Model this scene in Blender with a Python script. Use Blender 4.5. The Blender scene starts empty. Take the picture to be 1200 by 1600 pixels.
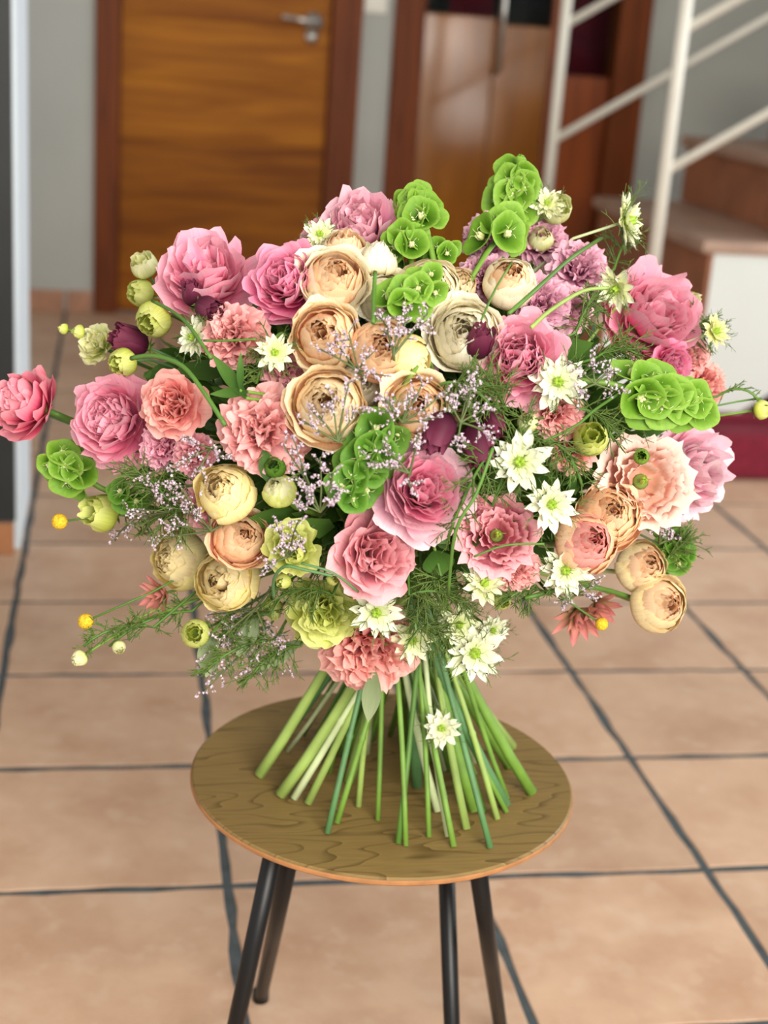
import bpy, math, random
import numpy as np
from mathutils import Vector, Matrix, Quaternion
PI = math.pi
C = bpy.context.scene
LINK = C.collection.objects.link
RNG = random.Random(7)

# ------------------------------------------------------------------ camera
F = 2300.0                       # focal length in pixels of the 1200 x 1600 frame
CAMH = 1.06
_roll = math.radians(4.2)
_n = np.array([-math.sin(_roll), math.cos(_roll)])
_pitch = math.atan(-(np.array([-415., -790.]) @ _n) / F)
_down = np.array([_n[0]*math.cos(_pitch), _n[1]*math.cos(_pitch), math.sin(_pitch)])
_Y = np.array([-415., -790., F]); _Y /= np.linalg.norm(_Y)
_X = np.cross(_down, _Y)
CAM_R = Vector((_X[0], _Y[0], -_down[0]))
CAM_U = -Vector((_X[1], _Y[1], -_down[1]))
CAM_F = Vector((_X[2], _Y[2], -_down[2]))
CAM = Vector((0, 0, CAMH))
cam = bpy.data.cameras.new('camera'); camo = bpy.data.objects.new('camera', cam); LINK(camo)
camo.matrix_world = Matrix((CAM_R, CAM_U, -CAM_F)).transposed().to_4x4()
camo.location = CAM
cam.sensor_fit = 'VERTICAL'; cam.sensor_height = 36.0; cam.lens = F/1600*36.0
cam.clip_start = 0.02; cam.clip_end = 100
cam.dof.use_dof = True; cam.dof.focus_distance = 1.14; cam.dof.aperture_fstop = 5.2
C.camera = camo
# ------------------------------------------------------------------ light
C.view_settings.view_transform = 'Standard'; C.view_settings.look = 'None'
C.view_settings.gamma = 1.0; C.view_settings.use_curve_mapping = False
C.view_settings.exposure = -0.12
w = bpy.data.worlds.new('world'); C.world = w; w.use_nodes = True
bg = w.node_tree.nodes['Background']; bg.inputs[0].default_value = (1.0, 0.975, 0.93, 1); bg.inputs[1].default_value = 1.0
def area(name, loc, target, sx, sy, power, col):
    l = bpy.data.lights.new(name, 'AREA'); l.shape = 'RECTANGLE'; l.size = sx; l.size_y = sy; l.energy = power; l.color = col
    o = bpy.data.objects.new(name, l); LINK(o); o.location = loc
    o.rotation_euler = (Vector(target)-Vector(loc)).to_track_quat('-Z', 'Y').to_euler()
    return o
area('window_daylight', (0.7, -1.5, 1.75), (0.3, 1.3, 0.75), 2.0, 1.4, 160, (1.0, 0.95, 0.86))
area('side_fill_light', (4.1, 2.3, 1.6), (-0.2, 3.3, 0.7), 1.6, 1.6, 120, (0.88, 0.94, 1.0))  # added bluish fill that brightens the left wall end; the right wall has no window
area('door_reflection_light', (2.60, -1.5, 1.02), (1.14, 5.4, 1.07), 0.36, 0.30, 5, (1.0, 0.95, 0.88))  # added lamp out of view, makes the upper bright reflection on door_2
area('door_reflection_light_low', (2.86, -1.5, 0.50), (1.25, 5.4, 0.83), 0.36, 0.30, 3, (1.0, 0.95, 0.88))  # second added lamp, placed for the lower reflection on the glossy panel

# ------------------------------------------------------------------ projection helpers (pixel of the photograph -> point in the room)
def ray(px, py):
    return (CAM_R*((px-600)/F) - CAM_U*((py-800)/F) + CAM_F)
def on_z(px, py, z):
    d = ray(px, py); return CAM + d*((z-CAMH)/d.z)
def on_y(px, py, y):
    d = ray(px, py); return CAM + d*(y/d.y)
EC = Vector((0.245, 1.215, 0.738)); ER = Vector((0.285, 0.24, 0.195))
def on_dome(px, py, fwd=0.0, s=0.90):
    d = ray(px, py).normalized()
    rx, ry, rz = ER*s
    o = CAM-EC
    O = Vector((o.x/rx, o.y/ry, o.z/rz)); D = Vector((d.x/rx, d.y/ry, d.z/rz))
    a = D.dot(D); b = O.dot(D); c = O.dot(O)-1
    disc = b*b-a*c
    t = (-b-math.sqrt(disc))/a if disc > 0 else -b/a
    return CAM+d*(t-fwd)

# ------------------------------------------------------------------ object helpers
def S(c):                         # 0-255 sRGB -> linear
    return tuple((v/255/12.92 if v/255 <= 0.04045 else ((v/255+0.055)/1.055)**2.4) for v in c[:3])+(1.0,)
def empty(name, loc=(0, 0, 0), label=None, cat=None, group=None, kind=None):
    o = bpy.data.objects.new(name, None); LINK(o); o.location = loc; o.empty_display_size = 0.02
    return tag(o, label, cat, group, kind)
def tag(o, label=None, cat=None, group=None, kind=None):
    if label: o['label'] = label
    if cat: o['category'] = cat
    if group: o['group'] = group
    if kind: o['kind'] = kind
    return o
def part(name, me, mat, parent=None, M=None, label=None):
    o = bpy.data.objects.new(name, me)
    if not len(me.materials): me.materials.append(None)
    o.material_slots[0].link = 'OBJECT'; o.material_slots[0].material = mat
    if parent: o.parent = parent
    if M is not None: o.matrix_basis = M
    LINK(o)
    if label: o['label'] = label
    return o
def mesh(name, verts, faces, uv=None, smooth=True):
    me = bpy.data.meshes.new(name)
    me.from_pydata([tuple(map(float, v)) for v in verts], [], [tuple(f) for f in faces])
    if smooth: me.polygons.foreach_set('use_smooth', [True]*len(me.polygons))
    if uv is not None:
        l = me.uv_layers.new(name='UVMap')
        idx = np.empty(len(me.loops), dtype=np.int32); me.loops.foreach_get('vertex_index', idx)
        l.data.foreach_set('uv', np.asarray(uv, dtype=np.float32)[idx].ravel())
    me.update(); return me
class MB:
    def __init__(s): s.v = []; s.f = []; s.uv = []
    def add(s, V, Fc, uv=None):
        b = len(s.v); s.v.extend([tuple(p) for p in V]); s.f.extend([tuple(i+b for i in f) for f in Fc])
        s.uv.extend(uv if uv is not None else [(0.5, 0.5)]*len(V))
    def box(s, lo, hi):
        x0, y0, z0 = lo; x1, y1, z1 = hi
        s.add([(x0,y0,z0),(x1,y0,z0),(x1,y1,z0),(x0,y1,z0),(x0,y0,z1),(x1,y0,z1),(x1,y1,z1),(x0,y1,z1)],
              [(3,2,1,0),(4,5,6,7),(0,1,5,4),(1,2,6,5),(2,3,7,6),(3,0,4,7)])
    def tube(s, pts, r, n=6, cap=True):
        pts = [Vector(p) for p in pts]
        rs = r if isinstance(r, (list, tuple)) else [r]*len(pts)
        up = Vector((0.31, 0.52, 0.8))
        V = []; uv = []
        for i, p in enumerate(pts):
            t = (pts[min(i+1, len(pts)-1)]-pts[max(i-1, 0)])
            if t.length < 1e-9: t = Vector((0, 0, 1))
            t.normalize()
            a = t.cross(up)
            if a.length < 1e-3: a = t.cross(Vector((1, 0, 0)))
            a.normalize(); b = t.cross(a); up = a.cross(t) if False else up
            for k in range(n):
                an = 2*PI*k/n
                V.append(p+(a*math.cos(an)+b*math.sin(an))*rs[i]); uv.append((k/n, i/(len(pts)-1)))
        Fc = []
        for i in range(len(pts)-1):
            for k in range(n):
                k2 = (k+1) % n
                Fc.append((i*n+k, i*n+k2, (i+1)*n+k2, (i+1)*n+k))
        if cap:
            Fc.append(tuple(range(n-1, -1, -1))); m = (len(pts)-1)*n; Fc.append(tuple(range(m, m+n)))
        s.add(V, Fc, uv)
    def octa(s, p, r, st=1.0):
        p = Vector(p)
        s.add([p+Vector(q) for q in ((r,0,0),(-r,0,0),(0,r,0),(0,-r,0),(0,0,r*st),(0,0,-r*st))],
              [(0,2,4),(2,1,4),(1,3,4),(3,0,4),(2,0,5),(1,2,5),(3,1,5),(0,3,5)])
    def build(s, name, smooth=True): return mesh(name, s.v, s.f, s.uv, smooth)
def bevel_box(lo, hi, b=0.006, name='block'):
    import bmesh
    m = MB(); m.box(lo, hi); me = m.build(name, False)
    bm = bmesh.new(); bm.from_mesh(me)
    bmesh.ops.bevel(bm, geom=list(bm.edges), offset=b, segments=2, affect='EDGES', profile=0.6)
    bm.to_mesh(me); bm.free(); return me

# ------------------------------------------------------------------ materials
MATS = {}
def nodes(name):
    m = bpy.data.materials.new(name); m.use_nodes = True; nt = m.node_tree
    return m, nt, nt.nodes['Principled BSDF'], nt.nodes['Material Output']
def nd(nt, t, **k):
    n = nt.nodes.new(t)
    for a, b in k.items(): setattr(n, a, b)
    return n
def plain(name, c, rough=0.6, metal=0.0, noise=0.06, scale=12.0, spec=0.4, bump=0.0, stretch=(1, 1, 1)):
    if name in MATS: return MATS[name]
    m, nt, p, out = nodes(name)
    tc = nd(nt, 'ShaderNodeTexCoord'); mp = nd(nt, 'ShaderNodeMapping'); mp.inputs['Scale'].default_value = stretch
    nz = nd(nt, 'ShaderNodeTexNoise'); nz.inputs['Scale'].default_value = scale; nz.inputs['Detail'].default_value = 4
    rp = nd(nt, 'ShaderNodeValToRGB')
    b = S(c)
    rp.color_ramp.elements[0].position = 0.3; rp.color_ramp.elements[1].position = 0.7
    rp.color_ramp.elements[0].color = tuple(v*(1-noise*2) for v in b[:3])+(1,)
    rp.color_ramp.elements[1].color = tuple(min(1, v*(1+noise*2)) for v in b[:3])+(1,)
    nt.links.new(tc.outputs['Object'], mp.inputs['Vector']); nt.links.new(mp.outputs[0], nz.inputs['Vector'])
    nt.links.new(nz.outputs[0], rp.inputs[0]); nt.links.new(rp.outputs[0], p.inputs['Base Color'])
    p.inputs['Roughness'].default_value = rough; p.inputs['Metallic'].default_value = metal
    p.inputs['Specular IOR Level'].default_value = spec
    if bump:
        bp = nd(nt, 'ShaderNodeBump'); bp.inputs['Strength'].default_value = bump; bp.inputs['Distance'].default_value = 0.002
        nt.links.new(nz.outputs[0], bp.inputs['Height']); nt.links.new(bp.outputs[0], p.inputs['Normal'])
    MATS[name] = m; return m
def petal_mat(name, base, mid, tip, trans=0.38, vein=0.12):
    """colour runs from the claw of the petal (UV y = 0) to its rim (UV y = 1); fine veins along it; a little per-petal variation"""
    if name in MATS: return MATS[name]
    m, nt, p, out = nodes(name)
    uv = nd(nt, 'ShaderNodeUVMap'); sx = nd(nt, 'ShaderNodeSeparateXYZ'); nt.links.new(uv.outputs[0], sx.inputs[0])
    rp = nd(nt, 'ShaderNodeValToRGB'); e = rp.color_ramp.elements
    e[0].position = 0.08; e[0].color = S(base); e[1].position = 0.97; e[1].color = S(tip)
    k = e.new(0.55); k.color = S(mid)
    oi = nd(nt, 'ShaderNodeObjectInfo')
    jit = nd(nt, 'ShaderNodeMath', operation='MULTIPLY_ADD'); jit.inputs[1].default_value = 0.22; jit.inputs[2].default_value = -0.11
    nt.links.new(oi.outputs['Random'], jit.inputs[0])
    ad = nd(nt, 'ShaderNodeMath', operation='ADD'); nt.links.new(sx.outputs[1], ad.inputs[0]); nt.links.new(jit.outputs[0], ad.inputs[1])
    nt.links.new(ad.outputs[0], rp.inputs[0])
    mp = nd(nt, 'ShaderNodeMapping'); mp.inputs['Scale'].default_value = (34, 2.2, 1)
    nz = nd(nt, 'ShaderNodeTexNoise'); nz.inputs['Scale'].default_value = 1.0; nz.inputs['Detail'].default_value = 3
    nt.links.new(uv.outputs[0], mp.inputs[0]); nt.links.new(mp.outputs[0], nz.inputs['Vector'])
    mr = nd(nt, 'ShaderNodeMapRange'); mr.inputs[1].default_value = 0.3; mr.inputs[2].default_value = 0.7
    mr.inputs[3].default_value = 1-vein; mr.inputs[4].default_value = 1+vein*0.5
    nt.links.new(nz.outputs[0], mr.inputs[0])
    mx = nd(nt, 'ShaderNodeVectorMath', operation='SCALE'); nt.links.new(rp.outputs[0], mx.inputs[0]); nt.links.new(mr.outputs[0], mx.inputs['Scale'])
    p.inputs['Roughness'].default_value = 0.55; p.inputs['Specular IOR Level'].default_value = 0.25
    nt.links.new(mx.outputs[0], p.inputs['Base Color'])
    tr = nd(nt, 'ShaderNodeBsdfTranslucent'); nt.links.new(mx.outputs[0], tr.inputs[0])
    ms = nd(nt, 'ShaderNodeMixShader'); ms.inputs[0].default_value = trans
    nt.links.new(p.outputs[0], ms.inputs[1]); nt.links.new(tr.outputs[0], ms.inputs[2]); nt.links.new(ms.outputs[0], out.inputs[0])
    MATS[name] = m; return m
def wood(name, dark, light, scale, stretch, rough=0.4, spec=0.4, wave=None, coat=0.0):
    m, nt, p, out = nodes(name)
    tc = nd(nt, 'ShaderNodeTexCoord'); mp = nd(nt, 'ShaderNodeMapping'); mp.inputs['Scale'].default_value = stretch
    nt.links.new(tc.outputs['Object'], mp.inputs[0])
    n1 = nd(nt, 'ShaderNodeTexNoise'); n1.inputs['Scale'].default_value = scale; n1.inputs['Detail'].default_value = 7; n1.inputs['Distortion'].default_value = 0.6
    nt.links.new(mp.outputs[0], n1.inputs['Vector'])
    rp = nd(nt, 'ShaderNodeValToRGB'); rp.color_ramp.elements[0].position = 0.36; rp.color_ramp.elements[1].position = 0.66
    rp.color_ramp.elements[0].color = S(dark); rp.color_ramp.elements[1].color = S(light)
    src = n1.outputs[0]
    if wave:
        wv = nd(nt, 'ShaderNodeTexWave'); wv.bands_direction = 'Y'; wv.inputs['Scale'].default_value = wave[0]
        wv.inputs['Distortion'].default_value = wave[1]; wv.inputs['Detail'].default_value = 3; wv.inputs['Detail Scale'].default_value = wave[2]
        mp2 = nd(nt, 'ShaderNodeMapping'); mp2.inputs['Scale'].default_value = wave[3]; mp2.inputs['Rotation'].default_value = (0, 0, wave[4])
        nt.links.new(tc.outputs['Object'], mp2.inputs[0]); nt.links.new(mp2.outputs[0], wv.inputs['Vector'])
        mx = nd(nt, 'ShaderNodeMix'); mx.inputs[0].default_value = 0.5
        nt.links.new(n1.outputs[0], mx.inputs[2]); nt.links.new(wv.outputs['Fac'], mx.inputs[3]); src = mx.outputs[0]
    nt.links.new(src, rp.inputs[0]); nt.links.new(rp.outputs[0], p.inputs['Base Color'])
    p.inputs['Roughness'].default_value = rough; p.inputs['Specular IOR Level'].default_value = spec
    p.inputs['Coat Weight'].default_value = coat; p.inputs['Coat Roughness'].default_value = 0.12
    MATS[name] = m; return m
def tile_mat():
    m, nt, p, out = nodes('terracotta')
    tc = nd(nt, 'ShaderNodeTexCoord'); oi = nd(nt, 'ShaderNodeObjectInfo')
    ad = nd(nt, 'ShaderNodeVectorMath', operation='ADD'); sc = nd(nt, 'ShaderNodeMath', operation='MULTIPLY'); sc.inputs[1].default_value = 37.0
    nt.links.new(oi.outputs['Random'], sc.inputs[0]); nt.links.new(tc.outputs['Object'], ad.inputs[0]); nt.links.new(sc.outputs[0], ad.inputs[1])
    n1 = nd(nt, 'ShaderNodeTexNoise'); n1.inputs['Scale'].default_value = 7; n1.inputs['Detail'].default_value = 6; n1.inputs['Roughness'].default_value = 0.62
    n2 = nd(nt, 'ShaderNodeTexNoise'); n2.inputs['Scale'].default_value = 26; n2.inputs['Detail'].default_value = 5
    nt.links.new(ad.outputs[0], n1.inputs['Vector']); nt.links.new(ad.outputs[0], n2.inputs['Vector'])
    r1 = nd(nt, 'ShaderNodeValToRGB'); e = r1.color_ramp.elements
    e[0].position = 0.32; e[0].color = S((180, 143, 117)); e[1].position = 0.68; e[1].color = S((203, 170, 144))
    nt.links.new(n1.outputs[0], r1.inputs[0])
    r2 = nd(nt, 'ShaderNodeValToRGB'); r2.color_ramp.elements[0].position = 0.55; r2.color_ramp.elements[1].position = 0.72
    nt.links.new(n2.outputs[0], r2.inputs[0])
    k = nd(nt, 'ShaderNodeMath', operation='MULTIPLY'); k.inputs[1].default_value = 0.35; nt.links.new(r2.outputs[0], k.inputs[0])
    mx = nd(nt, 'ShaderNodeMix', data_type='RGBA'); nt.links.new(k.outputs[0], mx.inputs[0]); nt.links.new(r1.outputs[0], mx.inputs[6]); mx.inputs[7].default_value = S((212, 188, 166))
    hv = nd(nt, 'ShaderNodeHueSaturation')
    mr = nd(nt, 'ShaderNodeMapRange'); mr.inputs[3].default_value = 0.92; mr.inputs[4].default_value = 1.06
    nt.links.new(oi.outputs['Random'], mr.inputs[0]); nt.links.new(mr.outputs[0], hv.inputs['Value']); nt.links.new(mx.outputs[2], hv.inputs['Color'])
    nt.links.new(hv.outputs[0], p.inputs['Base Color']); p.inputs['Roughness'].default_value = 0.42; p.inputs['Specular IOR Level'].default_value = 0.35
    bp = nd(nt, 'ShaderNodeBump'); bp.inputs['Strength'].default_value = 0.25; bp.inputs['Distance'].default_value = 0.003
    nt.links.new(n1.outputs[0], bp.inputs['Height']); nt.links.new(bp.outputs[0], p.inputs['Normal'])
    return m
def oak():
    m, nt, p, out = nodes('oak_veneer')
    tc = nd(nt, 'ShaderNodeTexCoord'); mp = nd(nt, 'ShaderNodeMapping'); mp.inputs['Rotation'].default_value = (0, 0, -0.42); mp.inputs['Scale'].default_value = (1, 5, 1)
    nt.links.new(tc.outputs['Object'], mp.inputs[0])
    n1 = nd(nt, 'ShaderNodeTexNoise'); n1.inputs['Scale'].default_value = 3.2; n1.inputs['Detail'].default_value = 2
    nt.links.new(mp.outputs[0], n1.inputs['Vector'])
    ml = nd(nt, 'ShaderNodeMath', operation='MULTIPLY'); ml.inputs[1].default_value = 15.0; nt.links.new(n1.outputs[0], ml.inputs[0])
    fr = nd(nt, 'ShaderNodeMath', operation='FRACT'); nt.links.new(ml.outputs[0], fr.inputs[0])
    rp = nd(nt, 'ShaderNodeValToRGB'); e = rp.color_ramp.elements
    e[0].position = 0.0; e[0].color = S((96, 74, 38)); e[1].position = 1.0; e[1].color = S((140, 114, 70))
    q = e.new(0.22); q.color = S((131, 106, 63)); q = e.new(0.92); q.color = S((133, 108, 62))
    nt.links.new(fr.outputs[0], rp.inputs[0])
    n2 = nd(nt, 'ShaderNodeTexNoise'); n2.inputs['Scale'].default_value = 26; n2.inputs['Detail'].default_value = 6
    mp2 = nd(nt, 'ShaderNodeMapping'); mp2.inputs['Rotation'].default_value = (0, 0, -0.42); mp2.inputs['Scale'].default_value = (1, 14, 1)
    nt.links.new(tc.outputs['Object'], mp2.inputs[0]); nt.links.new(mp2.outputs[0], n2.inputs['Vector'])
    mr = nd(nt, 'ShaderNodeMapRange'); mr.inputs[1].default_value = 0.3; mr.inputs[2].default_value = 0.7; mr.inputs[3].default_value = 0.84; mr.inputs[4].default_value = 1.08
    nt.links.new(n2.outputs[0], mr.inputs[0])
    mx = nd(nt, 'ShaderNodeVectorMath', operation='SCALE'); nt.links.new(rp.outputs[0], mx.inputs[0]); nt.links.new(mr.outputs[0], mx.inputs['Scale'])
    nt.links.new(mx.outputs[0], p.inputs['Base Color']); p.inputs['Roughness'].default_value = 0.5; p.inputs['Specular IOR Level'].default_value = 0.35
    MATS['oak_veneer'] = m; return m
TILE = tile_mat()
GROUT = plain('grout', (70, 77, 80), 0.85, noise=0.15, scale=40)
WALLM = plain('grey_white_wall', (174, 175, 170), 0.85, noise=0.015, scale=4)
WHITE = plain('white_plaster', (206, 208, 203), 0.8, noise=0.015, scale=5)
DOORW = wood('honey_veneer', (150, 84, 22), (192, 122, 44), 3.0, (0.7, 1, 9), 0.35, 0.4)
FRAMEW = wood('reddish_frame_wood', (92, 40, 6), (118, 56, 14), 4.0, (9, 9, 0.7), 0.5, 0.2)
GLOSSW = wood('glossy_cherry_wood', (136, 80, 14), (158, 96, 24), 3.0, (5, 5, 0.8), 0.16, 0.6, coat=0.6)
REDW = wood('dark_cherry_wood', (112, 50, 14), (142, 68, 22), 3.0, (6, 6, 0.8), 0.3)
OAK = oak()
PLY = plain('raw_edge_wood', (164, 112, 68), 0.6, noise=0.1, scale=60)
BLACK = plain('black_metal', (24, 24, 25), 0.38, 0.3, noise=0.05)
CHROME = plain('brushed_steel', (200, 198, 192), 0.28, 0.9, noise=0.03)
PAINT = plain('cream_white_paint', (226, 222, 210), 0.4, noise=0.02)
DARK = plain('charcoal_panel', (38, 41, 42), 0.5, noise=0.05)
RED = plain('crimson_fabric', (112, 20, 40), 0.9, noise=0.1, scale=60)
TERR = plain('terracotta_step', (150, 96, 68), 0.55, noise=0.1, scale=9)
TREAD = plain('worn_tread_tile', (164, 134, 116), 0.5, noise=0.08, scale=9)
BASEB = plain('terracotta_baseboard', (168, 122, 96), 0.5, noise=0.08, scale=14)
GLASS = None
def glass():
    m, nt, p, out = nodes('clear_glass')
    p.inputs['Base Color'].default_value = (0.9, 0.95, 0.95, 1); p.inputs['Roughness'].default_value = 0.03
    p.inputs['Transmission Weight'].default_value = 1.0; p.inputs['IOR'].default_value = 1.1
    return m
GLASS = glass()

# ------------------------------------------------------------------ the room
YW = 5.40                      # the far wall
X0, X1, ZC = -2.2, 4.2, 2.55
m = MB(); m.box((X0, -2.6, -0.05), (X1, YW+1.4, -0.0016))
floor = tag(part('floor', m.build('floor', False), GROUT), 'terracotta square tile floor with wide dark grey grout joints', kind='structure')
TPX, TPY = 0.326, 0.3222
OX, OY = 0.1515, 1.6436        # a grout crossing
def tile_mesh(seed):
    r = random.Random(seed); hx, hy = TPX/2-0.0062, TPY/2-0.0062
    pts = []
    cs = [(-hx, -hy), (hx, -hy), (hx, hy), (-hx, hy)]
    for a in range(4):
        p, q = cs[a], cs[(a+1) % 4]
        for k in range(7):
            t = k/7
            j = 0.0026*(r.random()-0.5)*2 if k else 0
            x, y = p[0]+(q[0]-p[0])*t, p[1]+(q[1]-p[1])*t
            nx, ny = (q[1]-p[1]), -(q[0]-p[0]); L = math.hypot(nx, ny)
            pts.append((x+nx/L*j, y+ny/L*j))
    n = len(pts)
    V = [(x, y, -0.01) for x, y in pts]+[(x, y, -0.0012) for x, y in pts]+[(x*0.99, y*0.99, 0.0) for x, y in pts]
    Fc = [(i, (i+1) % n, n+(i+1) % n, n+i) for i in range(n)]+[(n+i, n+(i+1) % n, 2*n+(i+1) % n, 2*n+i) for i in range(n)]+[tuple(range(2*n, 3*n))]
    return mesh('tile', V, Fc, smooth=False)
TM = [tile_mesh(s) for s in range(5)]
for i in range(-5, 12):
    for j in range(-4, 14):
        cx, cy = OX+(i+0.5)*TPX, OY+(j+0.5)*TPY
        if cy > YW+0.15 or cx > X1-0.1 or cx < X0+0.6 or (cx < -0.75 and cy > 2.9) or cx > 0.6+cy*0.62 or cy < -0.3: continue
        part('tile', TM[RNG.randrange(5)], TILE, floor, Matrix.Translation((cx, cy, 0)) @ Matrix.Rotation(PI*RNG.randrange(2), 4, 'Z'))
m = MB(); m.box((X0, -2.6, ZC), (X1, YW+1.4, ZC+0.08))
tag(part('ceiling', m.build('ceiling', False), WHITE), 'plain white ceiling above the hall', kind='structure')
# far wall with two door openings
D1 = (-0.077, 0.845, 2.06); D2 = (0.958, 1.905, 2.10)
m = MB()
m.box((X0, YW, 0), (D1[0], YW+0.12, ZC)); m.box((D1[1], YW, 0), (D2[0], YW+0.12, ZC)); m.box((D2[1], YW, 0), (X1, YW+0.12, ZC))
m.box((D1[0], YW, D1[2]), (D1[1], YW+0.12, ZC)); m.box((D2[0], YW, D2[2]), (D2[1], YW+0.12, ZC))
tag(part('wall_back', m.build('wall_back', False), WALLM), 'grey white plaster wall around the two wooden doors', kind='structure')
m = MB(); m.box((X1, -2.6, 0), (X1+0.1, YW+0.12, ZC))
tag(part('wall_right', m.build('wall_right', False), WALLM), 'plain wall behind the staircase', kind='structure')
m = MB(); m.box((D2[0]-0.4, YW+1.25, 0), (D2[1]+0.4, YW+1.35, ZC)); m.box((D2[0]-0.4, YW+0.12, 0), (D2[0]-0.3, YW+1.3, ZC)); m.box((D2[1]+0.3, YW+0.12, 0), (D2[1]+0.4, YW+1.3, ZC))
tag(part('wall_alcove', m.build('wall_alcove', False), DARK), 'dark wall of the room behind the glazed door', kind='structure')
def base_row(name, x0, x1, y, label):
    b = tag(empty(name, ((x0+x1)/2, y, 0)), label, kind='structure')
    n = max(1, round((x1-x0)/TPX))
    # joints fall in line with the floor joints
    xs = [x0]+[OX+k*TPX for k in range(-12, 14) if x0+0.03 < OX+k*TPX < x1-0.03]+[x1]
    for a, c in zip(xs, xs[1:]):
        part('tile', bevel_box((a+0.006-(x0+x1)/2, -0.012, 0.001), (c-0.006-(x0+x1)/2, 0.0, 0.078), 0.003, 'baseboard_tile'), BASEB, b)
    return b
base_row('baseboard_back', X0+1.2, D1[0], YW, 'terracotta baseboard tiles along the wall beside the honey door')
base_row('baseboard_middle', D1[1], D2[0], YW, 'short terracotta baseboard between the two doors')
# ---- door 1
d = tag(empty('door_1', ((D1[0]+D1[1])/2, YW, 0)), 'honey wood door with horizontal grain panels and steel lever', kind='structure')
dx = (D1[0]+D1[1])/2
def rel(lo, hi, b=0.004): return bevel_box((lo[0]-dx, lo[1]-YW, lo[2]), (hi[0]-dx, hi[1]-YW, hi[2]), b)
JW = 0.085
part('jamb', rel((D1[0], YW-0.018, 0), (D1[0]+JW, YW+0.1, D1[2])), FRAMEW, d)
part('jamb', rel((D1[1]-JW-0.02, YW-0.018, 0), (D1[1], YW+0.1, D1[2])), FRAMEW, d)
part('head_jamb', rel((D1[0], YW-0.018, D1[2]-JW), (D1[1], YW+0.1, D1[2])), FRAMEW, d)
lx0, lx1 = D1[0]+JW+0.002, D1[1]-JW-0.024
part('door_leaf', rel((D1[0]+0.01, YW+0.028, 0.004), (D1[1]-0.01, YW+0.06, D1[2]-0.02)), FRAMEW, d)
z = 0.012
pmats = [wood('honey_veneer_a', (128, 68, 4), (160, 96, 16), 3.0, (0.7, 1, 9), 0.5, 0.15), wood('honey_veneer_b', (138, 76, 6), (172, 106, 20), 3.0, (0.7, 1, 9), 0.5, 0.15), wood('honey_veneer_c', (118, 62, 3), (150, 88, 12), 3.0, (0.7, 1, 9), 0.5, 0.15)]
k = 0
while z < D1[2]-JW-0.03:
    h = 0.205
    part('panel', rel((lx0+0.002, YW+0.008, z), (lx1-0.002, YW+0.032, min(z+h-0.001, D1[2]-JW-0.008)), 0.0018), pmats[(k*2+k//2) % 3], d); z += h; k += 1
hz = 1.055; hx = 0.672
m = MB(); m.tube([(hx-dx, 0.008, hz), (hx-dx, -0.012, hz)], 0.033, 20)
rose_ = part('handle_rose', m.build('rose'), CHROME, d)
m = MB(); m.tube([(hx-dx, -0.012, hz), (hx-dx, -0.05, hz), (hx-dx-0.012, -0.058, hz+0.001), (hx-dx-0.115, -0.058, hz+0.012)], [0.010, 0.010, 0.010, 0.008], 10)
part('lever', m.build('lever'), CHROME, rose_)
m = MB(); m.tube([(hx-dx-0.002, 0.008, hz-0.05), (hx-dx-0.002, -0.008, hz-0.05)], 0.022, 18)
part('lock_rose', m.build('lock_rose'), CHROME, d)
# ---- door 2 (glazed above, glossy wood below)
d2x = (D2[0]+D2[1])/2
d2 = tag(empty('door_2', (d2x, YW, 0)), 'glossy cherry wood double door with glazed top, behind stair railing', kind='structure')
def rel2(lo, hi, b=0.004): return bevel_box((lo[0]-d2x, lo[1]-YW, lo[2]), (hi[0]-d2x, hi[1]-YW, hi[2]), b)
part('jamb', rel2((D2[0], YW-0.018, 0), (D2[0]+0.112, YW+0.1, D2[2])), FRAMEW, d2)
part('jamb', rel2((D2[1]-0.12, YW-0.018, 0), (D2[1], YW+0.1, D2[2])), FRAMEW, d2)
part('head_jamb', rel2((D2[0], YW-0.018, D2[2]-0.1), (D2[1], YW+0.1, D2[2])), FRAMEW, d2)
xa, xb, xc = D2[0]+0.114, 1.545, D2[1]-0.122
part('lower_panel', rel2((xa, YW+0.02, 0.01), (1.335, YW+0.055, 1.115)), GLOSSW, d2, label='glossy amber lower panel')
part('lower_panel', rel2((1.339, YW+0.022, 0.01), (xb-0.002, YW+0.055, 1.095)), GLOSSW, d2)
part('lower_panel', rel2((xb+0.002, YW+0.026, 0.01), (xc, YW+0.055, 0.935)), REDW, d2, label='darker lower panel of the narrow leaf')
part('glass_pane', rel2((xa, YW+0.034, 1.117), (xb-0.002, YW+0.042, D2[2]-0.102), 0.001), GLASS, d2)
part('glass_pane', rel2((xb+0.03, YW+0.034, 0.937), (xc-0.0, YW+0.042, D2[2]-0.102), 0.001), GLASS, d2)
part('stile', rel2((xb-0.002, YW+0.018, 0.937), (xb+0.03, YW+0.055, D2[2]-0.102)), REDW, d2)
m = MB(); hx2 = 1.345-d2x; m.tube([(hx2, 0.02, 0.93), (hx2, -0.03, 0.93), (hx2, -0.03, 1.3), (hx2, 0.02, 1.3)], 0.011, 10)
part('pull_handle', m.build('pull'), CHROME, d2)
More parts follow.
